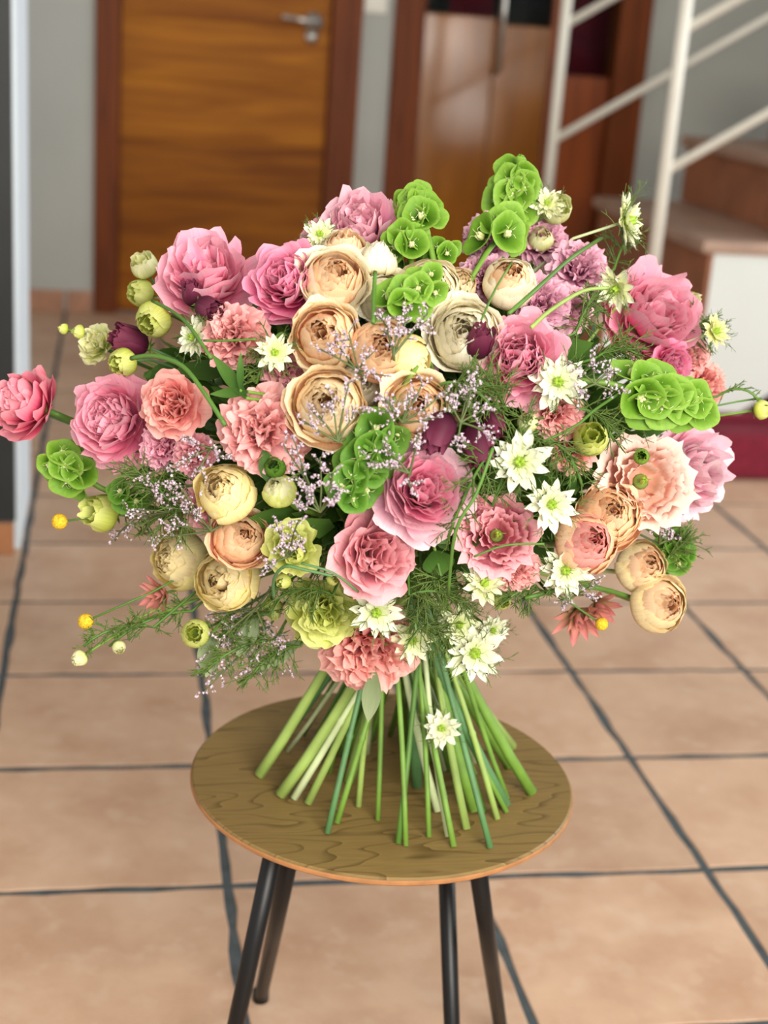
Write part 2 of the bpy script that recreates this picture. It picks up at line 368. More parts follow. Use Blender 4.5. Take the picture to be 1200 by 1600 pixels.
# things seen through the glass
def curtain(x0, x1, y, z0, z1, mat, name, label, cat):
    n = 60; V = []; uv = []
    for i in range(n+1):
        t = i/n; V += [((t-0.5)*(x1-x0), 0.02*math.sin(t*50), z0), ((t-0.5)*(x1-x0), 0.02*math.sin(t*50), z1)]; uv += [(t, 0), (t, 1)]
    me = mesh(name, V, [(2*i, 2*i+2, 2*i+3, 2*i+1) for i in range(n)], uv)
    o = part(name, me, mat); o.location = ((x0+x1)/2, y, 0); return tag(o, label, cat)
curtain(1.25, 1.42, YW+0.45, 0.02, 1.95, RED, 'curtain', 'narrow crimson curtain seen through the wide glass pane', 'curtain')
curtain(1.72, 2.0, YW+0.45, 0.02, 1.95, RED, 'curtain', 'dark red curtain behind the narrow leaf of the glazed door', 'curtain')
# light switch between the doors
ls = tag(empty('light_switch', (0.888, YW, 1.14)), 'cream plastic light switch on the strip of wall between doors', 'light switch')
part('switch_plate', bevel_box((-0.04, -0.012, -0.04), (0.04, 0, 0.04), 0.004), PAINT, ls)
part('rocker', bevel_box((-0.028, -0.017, -0.028), (0.028, -0.01, 0.028), 0.003), PAINT, ls)
# ---- the wall end at the left: dark panel in front, white reveal
WX = -0.183
m = MB(); m.box((-1.8, 2.90, 0), (WX, 3.26, ZC))
tag(part('wall_left', m.build('wall_left', False), plain('bluish_white_paint', (232, 244, 254), 0.7, noise=0.01)), 'white end of the partition wall beside dark panel', kind='structure')
m = MB(); m.box((-1.8, 2.872, 0.066), (WX-0.008, 2.90, ZC-0.01))
tag(part('trim_1', m.build('trim_1', False), DARK), 'tall charcoal panel on the front of the partition wall', kind='structure')
b = tag(empty('baseboard_left', (-0.19, 2.86, 0)), 'terracotta baseboard under the charcoal panel', kind='structure')
for k in range(4): part('tile', bevel_box((-0.33*(k+1)+0.006, -0.006, 0.001), (-0.33*k-0.003, 0.012, 0.066), 0.003), plain('baseboard_orange', (170, 116, 78), 0.5, noise=0.08, scale=14), b)
# ---- staircase: terracotta steps with a white stringer, rising to the right
YN, YF = 3.60, 4.54
st = tag(empty('staircase', (1.236, (YN+YF)/2, 0)), 'staircase of terracotta steps with a white plastered side', 'staircase')
SX, SZ, RUN, RISE = 1.503, 0.598, 0.267, 0.203
ym = (YN+YF)/2
for k in range(-2, 7):
    x, zt = SX+RUN*k-1.236, SZ+RISE*k
    part('tread', bevel_box((x-0.025, YN-0.01-ym, zt-0.035), (x+RUN+0.01, YF-ym, zt), 0.012, 'tread'), TREAD, st)
    for q in range(3):
        ya = YN+0.0+(YF-YN)*q/3; yb = YN+(YF-YN)*(q+1)/3
        part('riser_tile', bevel_box((x, ya-ym+0.003, zt-RISE+0.001), (x+0.02, yb-ym-0.003, zt-0.035), 0.003, 'riser'), TERR, st)
V = []
pts = [(SX+RUN*-2-1.236+0.012, 0.0)]
for k in range(-2, 7):
    x, zt = SX+RUN*k-1.236+0.012, SZ+RISE*k-0.034
    pts += [(x, zt), (x+RUN, zt)]
pts += [(pts[-1][0], pts[-1][1]-0.45), (SX-1.236+0.1, 0.145-0.03), (SX-1.236-0.25, 0.0)]
n = len(pts)
V = [(x, YN-ym, z) for x, z in pts]+[(x, YF-0.01-ym, z) for x, z in pts]
Fc = [tuple(range(n)), tuple(range(2*n-1, n-1, -1))]+[(i, (i+1) % n, n+(i+1) % n, n+i) for i in range(n)]
me = mesh('stringer', V, Fc, smooth=False)
part('stringer', me, WHITE, st, label='white plastered side of the stairs')
def railing(y, label, x0):
    r = empty('stair_railing', (x0, y, 0.395), label, 'railing', 'white railings of the staircase')
    m = MB(); m.tube([(0, 0, 0.0), (0, 0, 1.15)], 0.0165, 12); part('post', m.build('post'), PAINT, r)
    m = MB(); m.tube([(0, 0, 0.0), (0, 0, 0.012)], 0.035, 14); part('base_plate', m.build('plate'), PAINT, r)
    for k in (4, ):
        m = MB(); m.tube([(RUN*k, 0, RISE*k), (RUN*k, 0, 1.15+RISE*k)], 0.0165, 12); part('post', m.build('post'), PAINT, r)
    sl = 0.63
    for zz in (0.366, 0.705, 1.05):
        m = MB(); m.tube([(0.0, 0, zz), (1.6, 0, zz+1.6*sl)], 0.0125, 10); part('rail', m.build('rail'), PAINT, r)
    return r
railing(YN+0.02, 'cream stair railing on the near side of the steps', 1.362)
railing(YF-0.02, 'cream stair railing on the far side, before the cherry door', 1.325)
# ---- crimson seat under the stairs
so = empty('floor_seat', (2.0, 3.6, 0), 'low crimson floor seat tucked under the stairs', 'seat')
part('seat_block', bevel_box((-0.47, -0.155, 0.004), (0.65, 0.25, 0.125), 0.02), RED, so)
part('cushion', bevel_box((-0.47, -0.03, 0.126), (-0.26, 0.22, 0.146), 0.008), RED, so)
part('cushion', bevel_box((-0.235, 0.02, 0.126), (0.65, 0.24, 0.198), 0.025), RED, so)

# ------------------------------------------------------------------ the side table
TC = Vector((0.2576, 1.234, 0.0)); TR = 0.1826; TZ = 0.3816
tb = empty('side_table', TC, 'small round oak side table with four splayed black legs, under the bouquet', 'side table')
def disc(r0, r1, z0, z1, name, n=96):
    V = []; Fc = []
    prof = [(r1-0.002, z0), (r1, z0+0.002), (r1, z1-0.0015), (r1-0.0015, z1)]
    for (r, z_) in prof:
        for k in range(n): V.append((r*math.cos(2*PI*k/n), r*math.sin(2*PI*k/n), z_))
    for a in range(3):
        for k in range(n): Fc.append((a*n+k, a*n+(k+1) % n, (a+1)*n+(k+1) % n, (a+1)*n+k))
    Fc.append(tuple(range(3*n, 4*n))); Fc.append(tuple(range(n-1, -1, -1)))
    return mesh(name, V, Fc, smooth=False)
part('tabletop', disc(0, TR-0.0012, TZ-0.0075, TZ, 'tabletop'), OAK, tb)
part('edge_band', disc(0, TR, TZ-0.0078, TZ-0.002, 'edge_band'), PLY, tb, label='paler raw edge of the tabletop')
m = MB(); m.tube([(0.10*math.cos(2*PI*k/32), 0.10*math.sin(2*PI*k/32), TZ-0.0145) for k in range(33)], 0.006, 8); part('frame_ring', m.build('ring'), BLACK, tb)
feet = {'A': on_z(322, 1815, 0), 'B': on_z(407, 1562, 0), 'C': on_z(716, 1880, 0), 'D': on_z(784, 1625, 0)}
tops = {'A': (425, 1340), 'B': (450, 1352), 'C': (698, 1376), 'D': (748, 1366)}
for kk in 'ABCD':
    ft = feet[kk]-TC
    # point of the line seen in the photo at the rim, 13 mm under the top
    c = on_z(*tops[kk], TZ-0.02)-TC
    dirn = Vector((ft.x, ft.y, 0)).normalized()
    # the leg lies in the plane through the eye and its pixel line: slide the top along the sight line to about the ring radius
    e = CAM-TC; dd = (c-e); best = None
    for s in np.linspace(0.8, 1.25, 90):
        p = e+dd*s
        q = p+(p-ft)*((TZ-0.008-p.z)/(p.z-ft.z))
        er = abs(math.hypot(q.x, q.y)-0.115)
        if best is None or er < best[0]: best = (er, q.copy())
    top = best[1]
    m = MB(); m.tube([ft+Vector((0, 0, 0.002)), ft*0.5+top*0.5, top], [0.0075, 0.0085, 0.009], 12)
    lg = part('leg', m.build('leg'), BLACK, tb)
    m = MB(); m.tube([ft+Vector((0, 0, 0.0)), ft+Vector((0, 0, 0.012))], 0.0095, 12); part('foot_cap', m.build('foot_cap'), BLACK, lg)

# ------------------------------------------------------------------ petals
def nprand(seed): return np.random.RandomState(seed)
CACHE = {}
def wrap_petal(seed, rho, h, A, closed, edge, wave, k, roll, nu=8, nv=9, notch=0.0, zp=1.3, belly=0.55):
    r_ = nprand(seed); t = np.linspace(0, 1, nu)[:, None]; v = np.linspace(-1, 1, nv)[None, :]
    ph, ph2 = r_.rand(2)*6.28
    tt = t*(1-edge*np.abs(v)**2.6)
    if notch: tt = tt*(1+notch*(r_.rand(1, nv)-0.6)*t**2)
    r = rho*np.sin(PI/2*np.minimum(1, tt/belly))**0.75
    over = np.maximum(0, (tt-belly)/(1-belly))
    r = r*(1-closed*over**2)+roll*np.maximum(0, (tt-0.72)/0.28)**2
    z = h*tt**zp
    z = z-roll*0.6*np.maximum(0, (tt-0.8)/0.2)**2*0.5
    wv = wave*(np.sin(k*v*PI+ph)+0.5*np.sin(2.3*k*v*PI+ph2))*tt**2.2
    r = r+wv; z = z+wave*0.5*np.sin(1.7*k*v*PI+ph2)*tt**3
    wd = A*(0.42+0.58*np.sin(PI/2*np.minimum(1, tt/0.5)))
    phi = v*wd*(1+0.04*r_.randn())
    x = r*np.sin(phi); y = r*np.cos(phi)
    V = np.stack([x, y, z+0*x], -1).reshape(-1, 3)
    uv = np.stack([np.broadcast_to((v+1)/2, x.shape), np.broadcast_to(t, x.shape)], -1).reshape(-1, 2)
    Fc = [(i*nv+j, i*nv+j+1, (i+1)*nv+j+1, (i+1)*nv+j) for i in range(nu-1) for j in range(nv-1)]
    return mesh('petal', V, Fc, uv)
def blade(seed, L, W, bend, cup, tipsharp=1.0, nu=7, nv=5, jag=0.0, start=0.1, twist=0.0, wmax=0.5):
    """flat petal / leaf growing along +Y, upper side +Z, bending up (bend>0) or down"""
    r_ = nprand(seed); t = np.linspace(0, 1, nu)[:, None]; v = np.linspace(-1, 1, nv)[None, :]
    wdt = W*np.where(t < wmax, start+(1-start)*np.sin(PI/2*t/wmax), np.cos(PI/2*np.maximum(0, (t-wmax)/(1-wmax)))**tipsharp)
    a = bend*t
    y = L*(np.sin(a)/max(abs(bend), 1e-4)*np.sign(bend) if abs(bend) > 1e-3 else t)
    z = L*((1-np.cos(a))/bend if abs(bend) > 1e-3 else 0*t)
    x = wdt*v; zz = z+cup*np.abs(v)**1.6*wdt+0*x; yy = y+0*x
    if jag: yy = yy+jag*L*(r_.rand(nu, nv)-0.5)*(np.abs(v) > 0.4)*(t > 0.35); zz = zz+jag*L*0.4*(r_.rand(nu, nv)-0.5)
    if twist: zz = zz+np.sin(twist*t)*x
    V = np.stack([x, yy, zz], -1).reshape(-1, 3)
    uv = np.stack([np.broadcast_to((v+1)/2, x.shape), np.broadcast_to(t, x.shape)], -1).reshape(-1, 2)
    Fc = [(i*nv+j, i*nv+j+1, (i+1)*nv+j+1, (i+1)*nv+j) for i in range(nu-1) for j in range(nv-1)]
    return mesh('blade', V, Fc, uv)
def spoon(seed, L, W, bend, cup, ruf=0.0, k=2.0, edge=0.22, notch=0.12, claw=0.25, nu=8, nv=9, back=0.0, fray=0.25):
    """broad petal growing along +Y, cupped and bent towards +Z, with a rounded, notched, wavy rim"""
    r_ = nprand(seed); t = np.linspace(0, 1, nu)[:, None]; v = np.linspace(-1, 1, nv)[None, :]
    ph, ph2, ph3 = r_.rand(3)*6.28
    rim = 1+notch*(0.45*np.sin(2.2*v+ph3*2)+0.30*np.sin(5.5*v+ph*3)+fray*(r_.rand(1, nv)-.5)-.25)
    tt = t*(1-edge*np.abs(v)**3)*(1+(rim-1)*t**2)
    wd = W*(claw+(1-claw)*np.sin(PI/2*np.minimum(1, tt/0.72))**1.1)*(1-0.10*np.maximum(0, (tt-.72)/.28)**2)
    a = bend*tt-back*np.maximum(0, (tt-.7)/.3)**2
    # integrate the arc along each column
    dy = np.cos(a); dz = np.sin(a); st = np.diff(tt, axis=0, prepend=0*tt[:1])
    y = L*np.cumsum(dy*st, axis=0); z = L*np.cumsum(dz*st, axis=0)
    x = wd*np.sin(v*1.25)/np.sin(1.25)
    z = z+cup*W*(1-np.cos(v*1.25))*np.minimum(1, tt*1.6)
    w_ = ruf*(np.sin(k*PI*v+ph)+0.6*np.sin(1.9*k*PI*v+ph2))*tt**2.5
    z = z+w_; y = y+0.5*ruf*np.sin(1.6*k*PI*v+ph3)*tt**3
    V = np.stack([x+0*y, y+0*x, z+0*x], -1).reshape(-1, 3)
    uv = np.stack([np.broadcast_to((v+1)/2, x.shape), np.broadcast_to(t, x.shape)], -1).reshape(-1, 2)
    Fc = [(i*nv+j, i*nv+j+1, (i+1)*nv+j+1, (i+1)*nv+j) for i in range(nu-1) for j in range(nv-1)]
    return mesh('petal', V, Fc, uv)
def cached(key, fn):
    if key not in CACHE: CACHE[key] = fn()
    return CACHE[key]

# ------------------------------------------------------------------ palettes (claw, middle, rim)
PAL = {
 'pink': ((206, 50, 116), (248, 148, 182), (254, 196, 212)),
 'hotpink': ((150, 10, 72), (234, 106, 156), (252, 180, 206)),
 'deep': ((160, 20, 60), (228, 96, 132), (250, 172, 186)),
 'palepink': ((226, 110, 160), (252, 192, 212), (255, 222, 230)),
 'mauve': ((190, 72, 124), (236, 160, 188), (248, 200, 212)),
 'stock': ((176, 84, 130), (222, 152, 184), (238, 188, 206)),
 'salmon': ((206, 96, 104), (242, 158, 160), (250, 192, 188)),
 'dusty': ((170, 66, 84), (234, 148, 162), (250, 190, 196)),
 'blush': ((236, 170, 146), (250, 204, 184), (255, 224, 212)),
 'coral': ((214, 86, 98), (246, 150, 148), (252, 194, 184)),
 'cream': ((252, 196, 124), (255, 238, 200), (255, 248, 224)),
 'peach': ((250, 160, 96), (255, 222, 176), (255, 238, 204)),
 'peachpink': ((244, 130, 110), (255, 206, 172), (255, 226, 188)),
 'orange': ((250, 136, 84), (255, 202, 156), (255, 226, 188)),
 'yellow': ((246, 200, 124), (255, 236, 160), (255, 244, 186)),
 'ivory': ((244, 224, 170), (252, 242, 210), (254, 248, 228)),
 'goldpink': ((248, 176, 146), (255, 230, 184), (255, 240, 192)),
 'lime': ((176, 190, 60), (212, 220, 104), (230, 234, 150)),
 'limecream': ((200, 208, 110), (230, 232, 160), (244, 242, 200)),
 'white': ((206, 216, 140), (238, 240, 208), (248, 248, 230)),
 'nigcream': ((216, 224, 140), (240, 243, 194), (248, 250, 224)),
 'plum': ((58, 18, 36), (94, 30, 56), (124, 56, 80)),
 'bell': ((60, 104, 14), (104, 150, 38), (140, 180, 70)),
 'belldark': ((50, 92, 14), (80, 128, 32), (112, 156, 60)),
  'silver': ((120, 136, 96), (150, 164, 124), (176, 186, 150)),
 'leaf': ((54, 88, 30), (70, 108, 40), (88, 126, 52)),
}
def PM(n, trans=0.22): return petal_mat('petal_'+n, *PAL[n], trans=trans)
STEMM = [plain('stem_green_a', (108, 144, 54), 0.5, noise=0.12, scale=30), plain('stem_green_b', (82, 120, 46), 0.5, noise=0.12, scale=30),
         plain('stem_green_c', (146, 170, 86), 0.5, noise=0.1, scale=30), plain('stem_pale', (196, 208, 158), 0.5, noise=0.08, scale=30), plain('stem_blue_green', (84, 126, 76), 0.5, noise=0.1, scale=30)]
SEPM = petal_mat('sepal', (96, 120, 48), (110, 140, 60), (130, 156, 72), trans=0.2)
PODM = plain('pod_green', (150, 180, 60), 0.5, noise=0.12, scale=200)
THREAD = plain('thread_green', (92, 116, 50), 0.6, noise=0.1, scale=80)
STAMEN = plain('stamen_dark', (84, 96, 60), 0.6)
FLORET = plain('limonium_floret', (206, 184, 198), 0.8, noise=0.2, scale=300)
TWIG = plain('limonium_twig', (92, 104, 60), 0.6)
CRASP = plain('craspedia_yellow', (222, 178, 40), 0.8, noise=0.2, scale=500, bump=0.5)

# ------------------------------------------------------------------ stems
RING = Vector((0.2615, 1.22, 0)); BIND = Vector((0.262, 1.215, 0.575))
FEETPX = [(405,1215),(438,1246),(459,1250),(481,1258),(511,1304),(526,1288),(590,1284),(622,1320),(634,1324),(670,1310),(700,1309),(709,1325),(766,1327),(729,1298),(741,1270),(790,1262),(831,1242),(800,1170),(796,1200),(652,1232),(560,1262),(604,1240),(684,1270),(545,1224)]
FEET = [on_z(x, y, TZ) for x, y in FEETPX]
r_ = random.Random(3)
for k in range(110):
    a = r_.uniform(-0.25*PI, 1.25*PI); rr = r_.uniform(0.055, 0.128)
    FEET.append(Vector((RING.x+rr*math.cos(a), RING.y+rr*math.sin(a), TZ)))
VIS = {(f.x, f.y) for f in FEET[:24]}; POOL = list(FEET); STEMS = []
def pick_foot(p):
    """a stem crosses the binding point, so its foot lies across from its head; a visible foot is taken first"""
    a = Vector((p.x-BIND.x, p.y-BIND.y)); a = a.normalized() if a.length > 1e-6 else Vector((1, 0))
    best = None
    for i, f in enumerate(POOL):
        b = Vector((f.x-RING.x, f.y-RING.y)); L = b.length
        b = b/L if L > 1e-6 else b
        c = -a.dot(b)+0.35*(a.x*b.y-a.y*b.x)+(0.9 if (f.x, f.y) in VIS else 0)
        if best is None or c > best[0]: best = (c, i)
    return POOL.pop(best[1])
def bez(p0, p1, p2, p3, n):
    return [p0*(1-t)**3+p1*3*t*(1-t)**2+p2*3*t*t*(1-t)+p3*t**3 for t in np.linspace(0, 1, n)]
def full_stem(base, out, rad, rng):
    """head -> binding point -> table top"""
    foot = pick_foot(base)
    foot = Vector((foot.x, foot.y, TZ))
    j = Vector((rng.uniform(-1, 1), rng.uniform(-1, 1), rng.uniform(-0.6, 0.6)))*0.02
    side = Vector((foot.x-RING.x, foot.y-RING.y, 0))
    bp = BIND+j+side*0.10
    d = (bp-foot).normalized()
    L = (base-bp).length
    top = bez(base, base-out*L*0.35, bp+d*L*0.35, bp, 9)
    LT = (0.25, 0.45, 0.585, 0.6, 0.615, 0.8, 1.0); low = [bp.lerp(foot, t) for t in LT]
    bow = Vector((rng.uniform(-1, 1), rng.uniform(-1, 1), 0))*0.004
    for i, t in enumerate(LT): low[i] += bow*(4*t*(1-t))
    low[-1].z = TZ+rad*0.55
    return foot, top+low
def short_stem(base, out, target, n=9, droop=0.0):
    L = (base-target).length
    m_ = bez(base, base-out*L*0.4, target+(base-target)*0.35+Vector((0, 0, droop)), target, n)
    return m_

def facing(p, fx, fy):
    c = (CAM-p).normalized(); r = CAM_R-c*CAM_R.dot(c); r.normalize(); u = c.cross(r)
    cz2 = 1-fx*fx-fy*fy; cz = math.sqrt(cz2) if cz2 > 0.0 else 0.0
    return (c*cz+r*fx+u*fy).normalized()
def frame(axis, ang):
    q = Vector((0, 0, 1)).rotation_difference(axis)
    return q.to_matrix().to_4x4() @ Matrix.Rotation(ang, 4, 'Z')

GROW = {'peony': 1.24, 'carnation': 1.2, 'lisianthus': 1.2, 'stock_flower': 1.15, 'nigella': 1.12}
class Flower:
    def __init__(s, name, px, py, rpx, fx, fy, label, cat, group, seed, stem=True, rad=0.003, smat=-1, fwd=0.0, depth_z=0.7, inner=0.90):
        s.rng = random.Random(seed); s.seed = seed
        s.p = on_dome(px, py, fwd, inner)
        s.R = GROW.get(name, 1.08)*rpx*(s.p-CAM).dot(CAM_F)/F
        s.ax = facing(s.p, fx, fy)
        s.base = s.p-s.ax*s.R*depth_z
        if stem:
            foot, pts = full_stem(s.base, s.ax, rad, s.rng)
        else:
            tgt = EC+(s.p-EC)*0.35+Vector((0, 0, -0.06)); pts = short_stem(s.base, s.ax, tgt); foot = s.base
        s.root = empty(name, foot, label, cat, group)
        s.T = Matrix.Translation(s.base-foot) @ frame(s.ax, s.rng.uniform(0, 6.28)) @ Matrix.Scale(s.R, 4)
        m = MB(); n_ = len(pts)
        rs = [rad*(0.75+(0.55 if stem else .2)*i/(n_-1)) for i in range(n_)]
        if stem and s.rng.random() < .45: rs[-4] *= 1.28
        m.tube([q-foot for q in pts], rs, 7)
        o = part('stem', m.build('stem'), STEMM[smat if smat >= 0 else (0, 0, 1, 2, 2, 3, 4)[s.rng.randrange(7)]], s.root)
        s.stem = o; s.pts = pts; s.foot = foot
    def put(s, name, me, mat, M, label=None):
        return part(name, me, mat, s.root, s.T @ M, label)
    def ring(s, name, meshes, mat, n, off=0.0, tilt=0.0, jr=0.12, js=0.08, jt=0.08, dz=0.0, sc=1.0, sweep=1.0):
        for i in range(n):
            a = off+2*PI*i/n*sweep+s.rng.uniform(-jr, jr)
            q = sc*(1+s.rng.uniform(-js, js))
            M = Matrix.Rotation(a, 4, 'Z') @ Matrix.Translation((0, 0, dz)) @ Matrix.Rotation(-tilt+s.rng.uniform(-jt, jt), 4, 'X') @ Matrix.Diagonal((q, q, q*(1+s.rng.uniform(-js, js)), 1))
            s.put(name, meshes[s.rng.randrange(len(meshes))], mat, M)
    def sepals(s, n=5, L=0.75, W=0.16, tilt=0.5):
        me = cached(('sepal', L, W), lambda: [blade(5, L, W, 0.9, 0.5, 1.0, 5, 3, start=0.5, wmax=0.25)])
        s.ring('sepal', me, SEPM, n, tilt=-tilt, jt=0.2)
    def calyx(s, r=0.28, h=0.3):
        me = cached(('calyx', r, h), lambda: calyx_mesh(r, h)); s.put('calyx', me, SEPM, Matrix.Translation((0, 0, -h*0.35)))
def calyx_mesh(r, h):
    m = MB(); m.tube([(0, 0, 0), (0, 0, h*0.25), (0, 0, h*0.7), (0, 0, h)], [r*0.35, r*0.85, r, r*0.75], 10); return m.build('calyx')

def peony(px, py, rp, fx, fy, pal, label, pal_in=None, openness=0.3, full=1.0, loose=0.0, **kw):
    seed = int(px*7+py*13)
    f = Flower('peony', px, py, rp, fx, fy, label, 'flower', 'pink peonies in the bouquet', seed, rad=0.0041, depth_z=0.55, **kw)
    f.calyx(0.34, 0.3); f.sepals(4, 0.9, 0.3, 0.55)
    mo = PM(pal); mi = PM(pal_in or pal)
    o = openness
    # (count, angle from the axis, length, half width, bend, cup, ruffle, material)
    L = [(7, 92-6*(1-o), 1.0, .56, .75, .25, .03, mo), (8, 74, 1.06, .50, .95, .32, .04, mo), (9, 60, 1.1, .43, 1.0, .4, .05, mo), (9, 46, 1.1, .38, .95-.5*o, .5, .06, mi),
         (8, 33, 1.1, .34, .8-.5*o, .6, .07, mi), (7, 21, 1.08, .30, .6-.4*o, .7, .07, mi), (5, 10, 1.05, .26, .5-.3*o, .8, .07, mi), (2, 3, 1.0, .22, .3, .8, .06, mi)]
    sp = 1+.18*o
    for li, (n, th, ln, W, bd, cu, rf, mt) in enumerate(L):
        n = max(2, int(round(n*full)))
        ms = cached(('peony', li, round(o, 2)), lambda: [spoon(100*li+q, ln, W, bd, cu, rf, 1.3, .13, .17, .3, 8, 9, fray=.12) for q in range(4)])
        f.ring('petal', ms, mt, n, off=li*0.77, tilt=-math.radians(90-min(98, th*sp)), jr=0.22, js=0.09+0.12*loose, jt=0.12+0.2*loose)
    if loose >= .8:
        ms = cached('peonyflag', lambda: [spoon(190+q, 1.35, .5, .35, .4, .06, 1.5, .16, .2, .3, 9, 9) for q in range(3)])
        f.ring('petal', ms, mo, 5, off=.4, tilt=-math.radians(55), jr=.4, js=.12, jt=.25)
    return f
def rose(px, py, rp, fx, fy, pal, label, pal_in=None, op=0.6, quart=False, group='cream and peach garden roses', name='garden_rose', **kw):
    """op 1 = wide open cup full of petals, 0 = closed bud"""
    seed = int(px*5+py*17)
    kw.setdefault('rad', 0.0028)
    f = Flower(name, px, py, rp, fx, fy, label, 'flower', group, seed, **kw)
    f.calyx(0.26, 0.28); f.sepals(5, 0.7, 0.13, -0.2)
    mo = PM(pal, .3); mi = PM(pal_in or pal, .3)
    key = round(min(op, .8)*.85, 1); o = key
    H = 1.55-0.35*o
    q = 0.6*(1-o)**1.6                      # how far the outer petals close over the top
    i_ = .42+.12*(1-o)                       # inner petals bend over into a low dome of coiled rims
    L = [(5, 1.04, H*.76, .95, q*.8, .16, .025, 1.2, .06+.26*o, mo), (5, .97, H*.86, .92, q, .15, .025, 1.2, .05+.10*o, mo), (5, .90, H*.93, .92, q*1.05+.05, .14, .03, 1.3, .03+.03*o, mo),
         (6, .84, H*.97, .8, max(q, i_*.6), .14, .03, 1.5, .0, mi), (6, .76, H*1.02, .8, max(q, i_), .12, .035, 1.6, 0, mi), (6, .67, H*1.06, .85, max(q, i_), .12, .04, 1.7, 0, mi),
         (6, .57, H*1.10, .9, i_, .12, .04, 1.7, 0, mi), (5, .46, H*1.13, 1.0, i_, .12, .045, 1.7, 0, mi), (4, .35, H*1.15, 1.1, i_, .12, .04, 1.6, 0, mi), (3, .23, H*1.16, 1.4, i_*.8, .1, .03, 1.4, 0, mi), (2, .12, H*1.15, 1.7, .3, .1, .02, 1.2, 0, mi)]
    for li, (n, rho, h, A, cl, ed, wv, k, rl, mt) in enumerate(L):
        ms = cached(('rose', li, key), lambda: [wrap_petal(1000+50*li+q, rho, h, A, cl, ed, wv*(2.2 if li < 2 else 1), k, rl*(1+.5*(q-1)*(li < 2)), 11, 11 if li < 2 else 9, notch=0.13 if li < 2 else .05) for q in range(3)])
        f.ring('petal', ms, mt, n, off=li*0.9, tilt=0.02, jr=0.22, js=0.06, jt=0.13 if li < 2 else .09)
    return f
def ruffled(px, py, rp, fx, fy, pal, label, pal_in=None, name='carnation', group='ruffled pink carnations', hole=False, full=1.0, **kw):
    """carnation / lisianthus: flared petals with a crimped, toothed rim"""
    seed = int(px*3+py*11)
    kw.setdefault('rad', 0.0022)
    f = Flower(name, px, py, rp*(.78 if hole else 1), fx, fy, label, 'flower', group, seed, depth_z=0.55, **kw)
    f.calyx(0.22, 0.34); f.sepals(5, 0.5, 0.07, -0.1)
    mo = PM(pal); mi = PM(pal_in or pal)
    if hole:
        L = [(6, 1.0, .72, .72, -.15, .14, .09, 3.2, .22, mo), (6, .86, .86, .68, -.1, .14, .10, 3.2, .18, mo), (6, .70, .95, .66, -.05, .14, .10, 3.2, .14, mo), (5, .52, .98, .74, 0, .14, .09, 3.0, .10, mi), (4, .36, .96, .9, 0, .14, .06, 2.6, .08, mi)]
    else:
        L = []
        C_ = [(9, 84, .98, .42, .3, .3, .07), (9, 66, 1.02, .40, .35, .35, .09), (9, 50, 1.04, .38, .35, .35, .10), (8, 35, 1.04, .36, .3, .4, .10), (7, 22, 1.03, .33, .25, .4, .10), (5, 10, 1.0, .30, .2, .4, .09)]
        lis = name == 'lisianthus'
        for li, (n, th, ln, W, bd, cu, rf) in enumerate(C_):
            n = max(3, int(round(n*full*(.72 if lis else 1))))
            ms = cached((name, 'c', li), lambda: [spoon(2500+30*li+q, ln, W*(1.3 if lis else 1), bd+(.35 if lis else 0), cu+(.2 if lis else 0), rf*(.75 if lis else 1), 1.5 if lis else 2.2, .14, .12, .22, 8, 15, back=.5, fray=.55) for q in range(4)])
            f.ring('petal', ms, mo if li < 3 else mi, n, off=li*.6, tilt=-math.radians(90-th), jr=.25, js=.09, jt=.16)
    for li, (n, rho, h, A, cl, ed, wv, k, rl, mt) in enumerate(L):
        n = max(3, int(round(n*full)))
        ms = cached((name, hole, li), lambda: [wrap_petal(2000+70*li+q, rho, h, A, cl, ed, wv*.7, k*.6, rl, 8, 17, notch=0.12) for q in range(3)])
        f.ring('petal', ms, mt, n, off=li*0.6, tilt=0.08, jr=0.2, js=0.1, jt=0.14)
    if hole:
        m = cached('eyepod', lambda: pod_mesh(0.10, 0.34, 3)); f.put('stigma', m, PODM, Matrix.Translation((0, 0, 0.4)))
    return f
def pod_mesh(r, h, n):
    m = MB()
    for k in range(n):
        a = 2*PI*k/n; x, y = 0.55*r*math.cos(a), 0.55*r*math.sin(a)
        m.tube([(x*.6, y*.6, 0), (x, y, h*.3), (x, y, h*.7), (x*1.3, y*1.3, h)], [r*.5, r*.7, r*.5, r*.12], 6)
        m.tube([(x*1.3, y*1.3, h), (x*2.2, y*2.2, h*1.35), (x*4, y*4, h*1.25)], [r*.1, r*.08, r*.05], 4)
    return m.build('pod')
def threads_mesh(seed, n, L, r, up=0.2, branch=3, spread=1.0):
    g = random.Random(seed); m = MB()
    for k in range(n):
        a = 2*PI*k/n+g.uniform(-.3, .3); d = Vector((math.cos(a), math.sin(a), up+g.uniform(-.25, .45))).normalized()
        p0 = Vector((0, 0, 0)); p1 = d*L*0.45; p2 = d*L+Vector((0, 0, g.uniform(-.1, .3)*L))
        m.tube([p0, p1, p2], [r, r*.9, r*.5], 3, False)
        for b in range(branch):
            t = g.uniform(.3, .85); q = p0.lerp(p2, t); e = (d+Vector((g.uniform(-1, 1), g.uniform(-1, 1), g.uniform(-.6, .8)))*0.9*spread).normalized()
            q2 = q+e*L*g.uniform(.25, .45); m.tube([q, q.lerp(q2, .5)+Vector((0, 0, .02*L)), q2], [r*.8, r*.7, r*.4], 3, False)
            for c in range(2):
                e2 = (e+Vector((g.uniform(-1, 1), g.uniform(-1, 1), g.uniform(-1, 1)))*0.8).normalized(); q3 = q.lerp(q2, g.uniform(.4, .9)); m.tube([q3, q3+e2*L*g.uniform(.12, .22)], [r*.7, r*.35], 3, False)
    return m.build('threads')
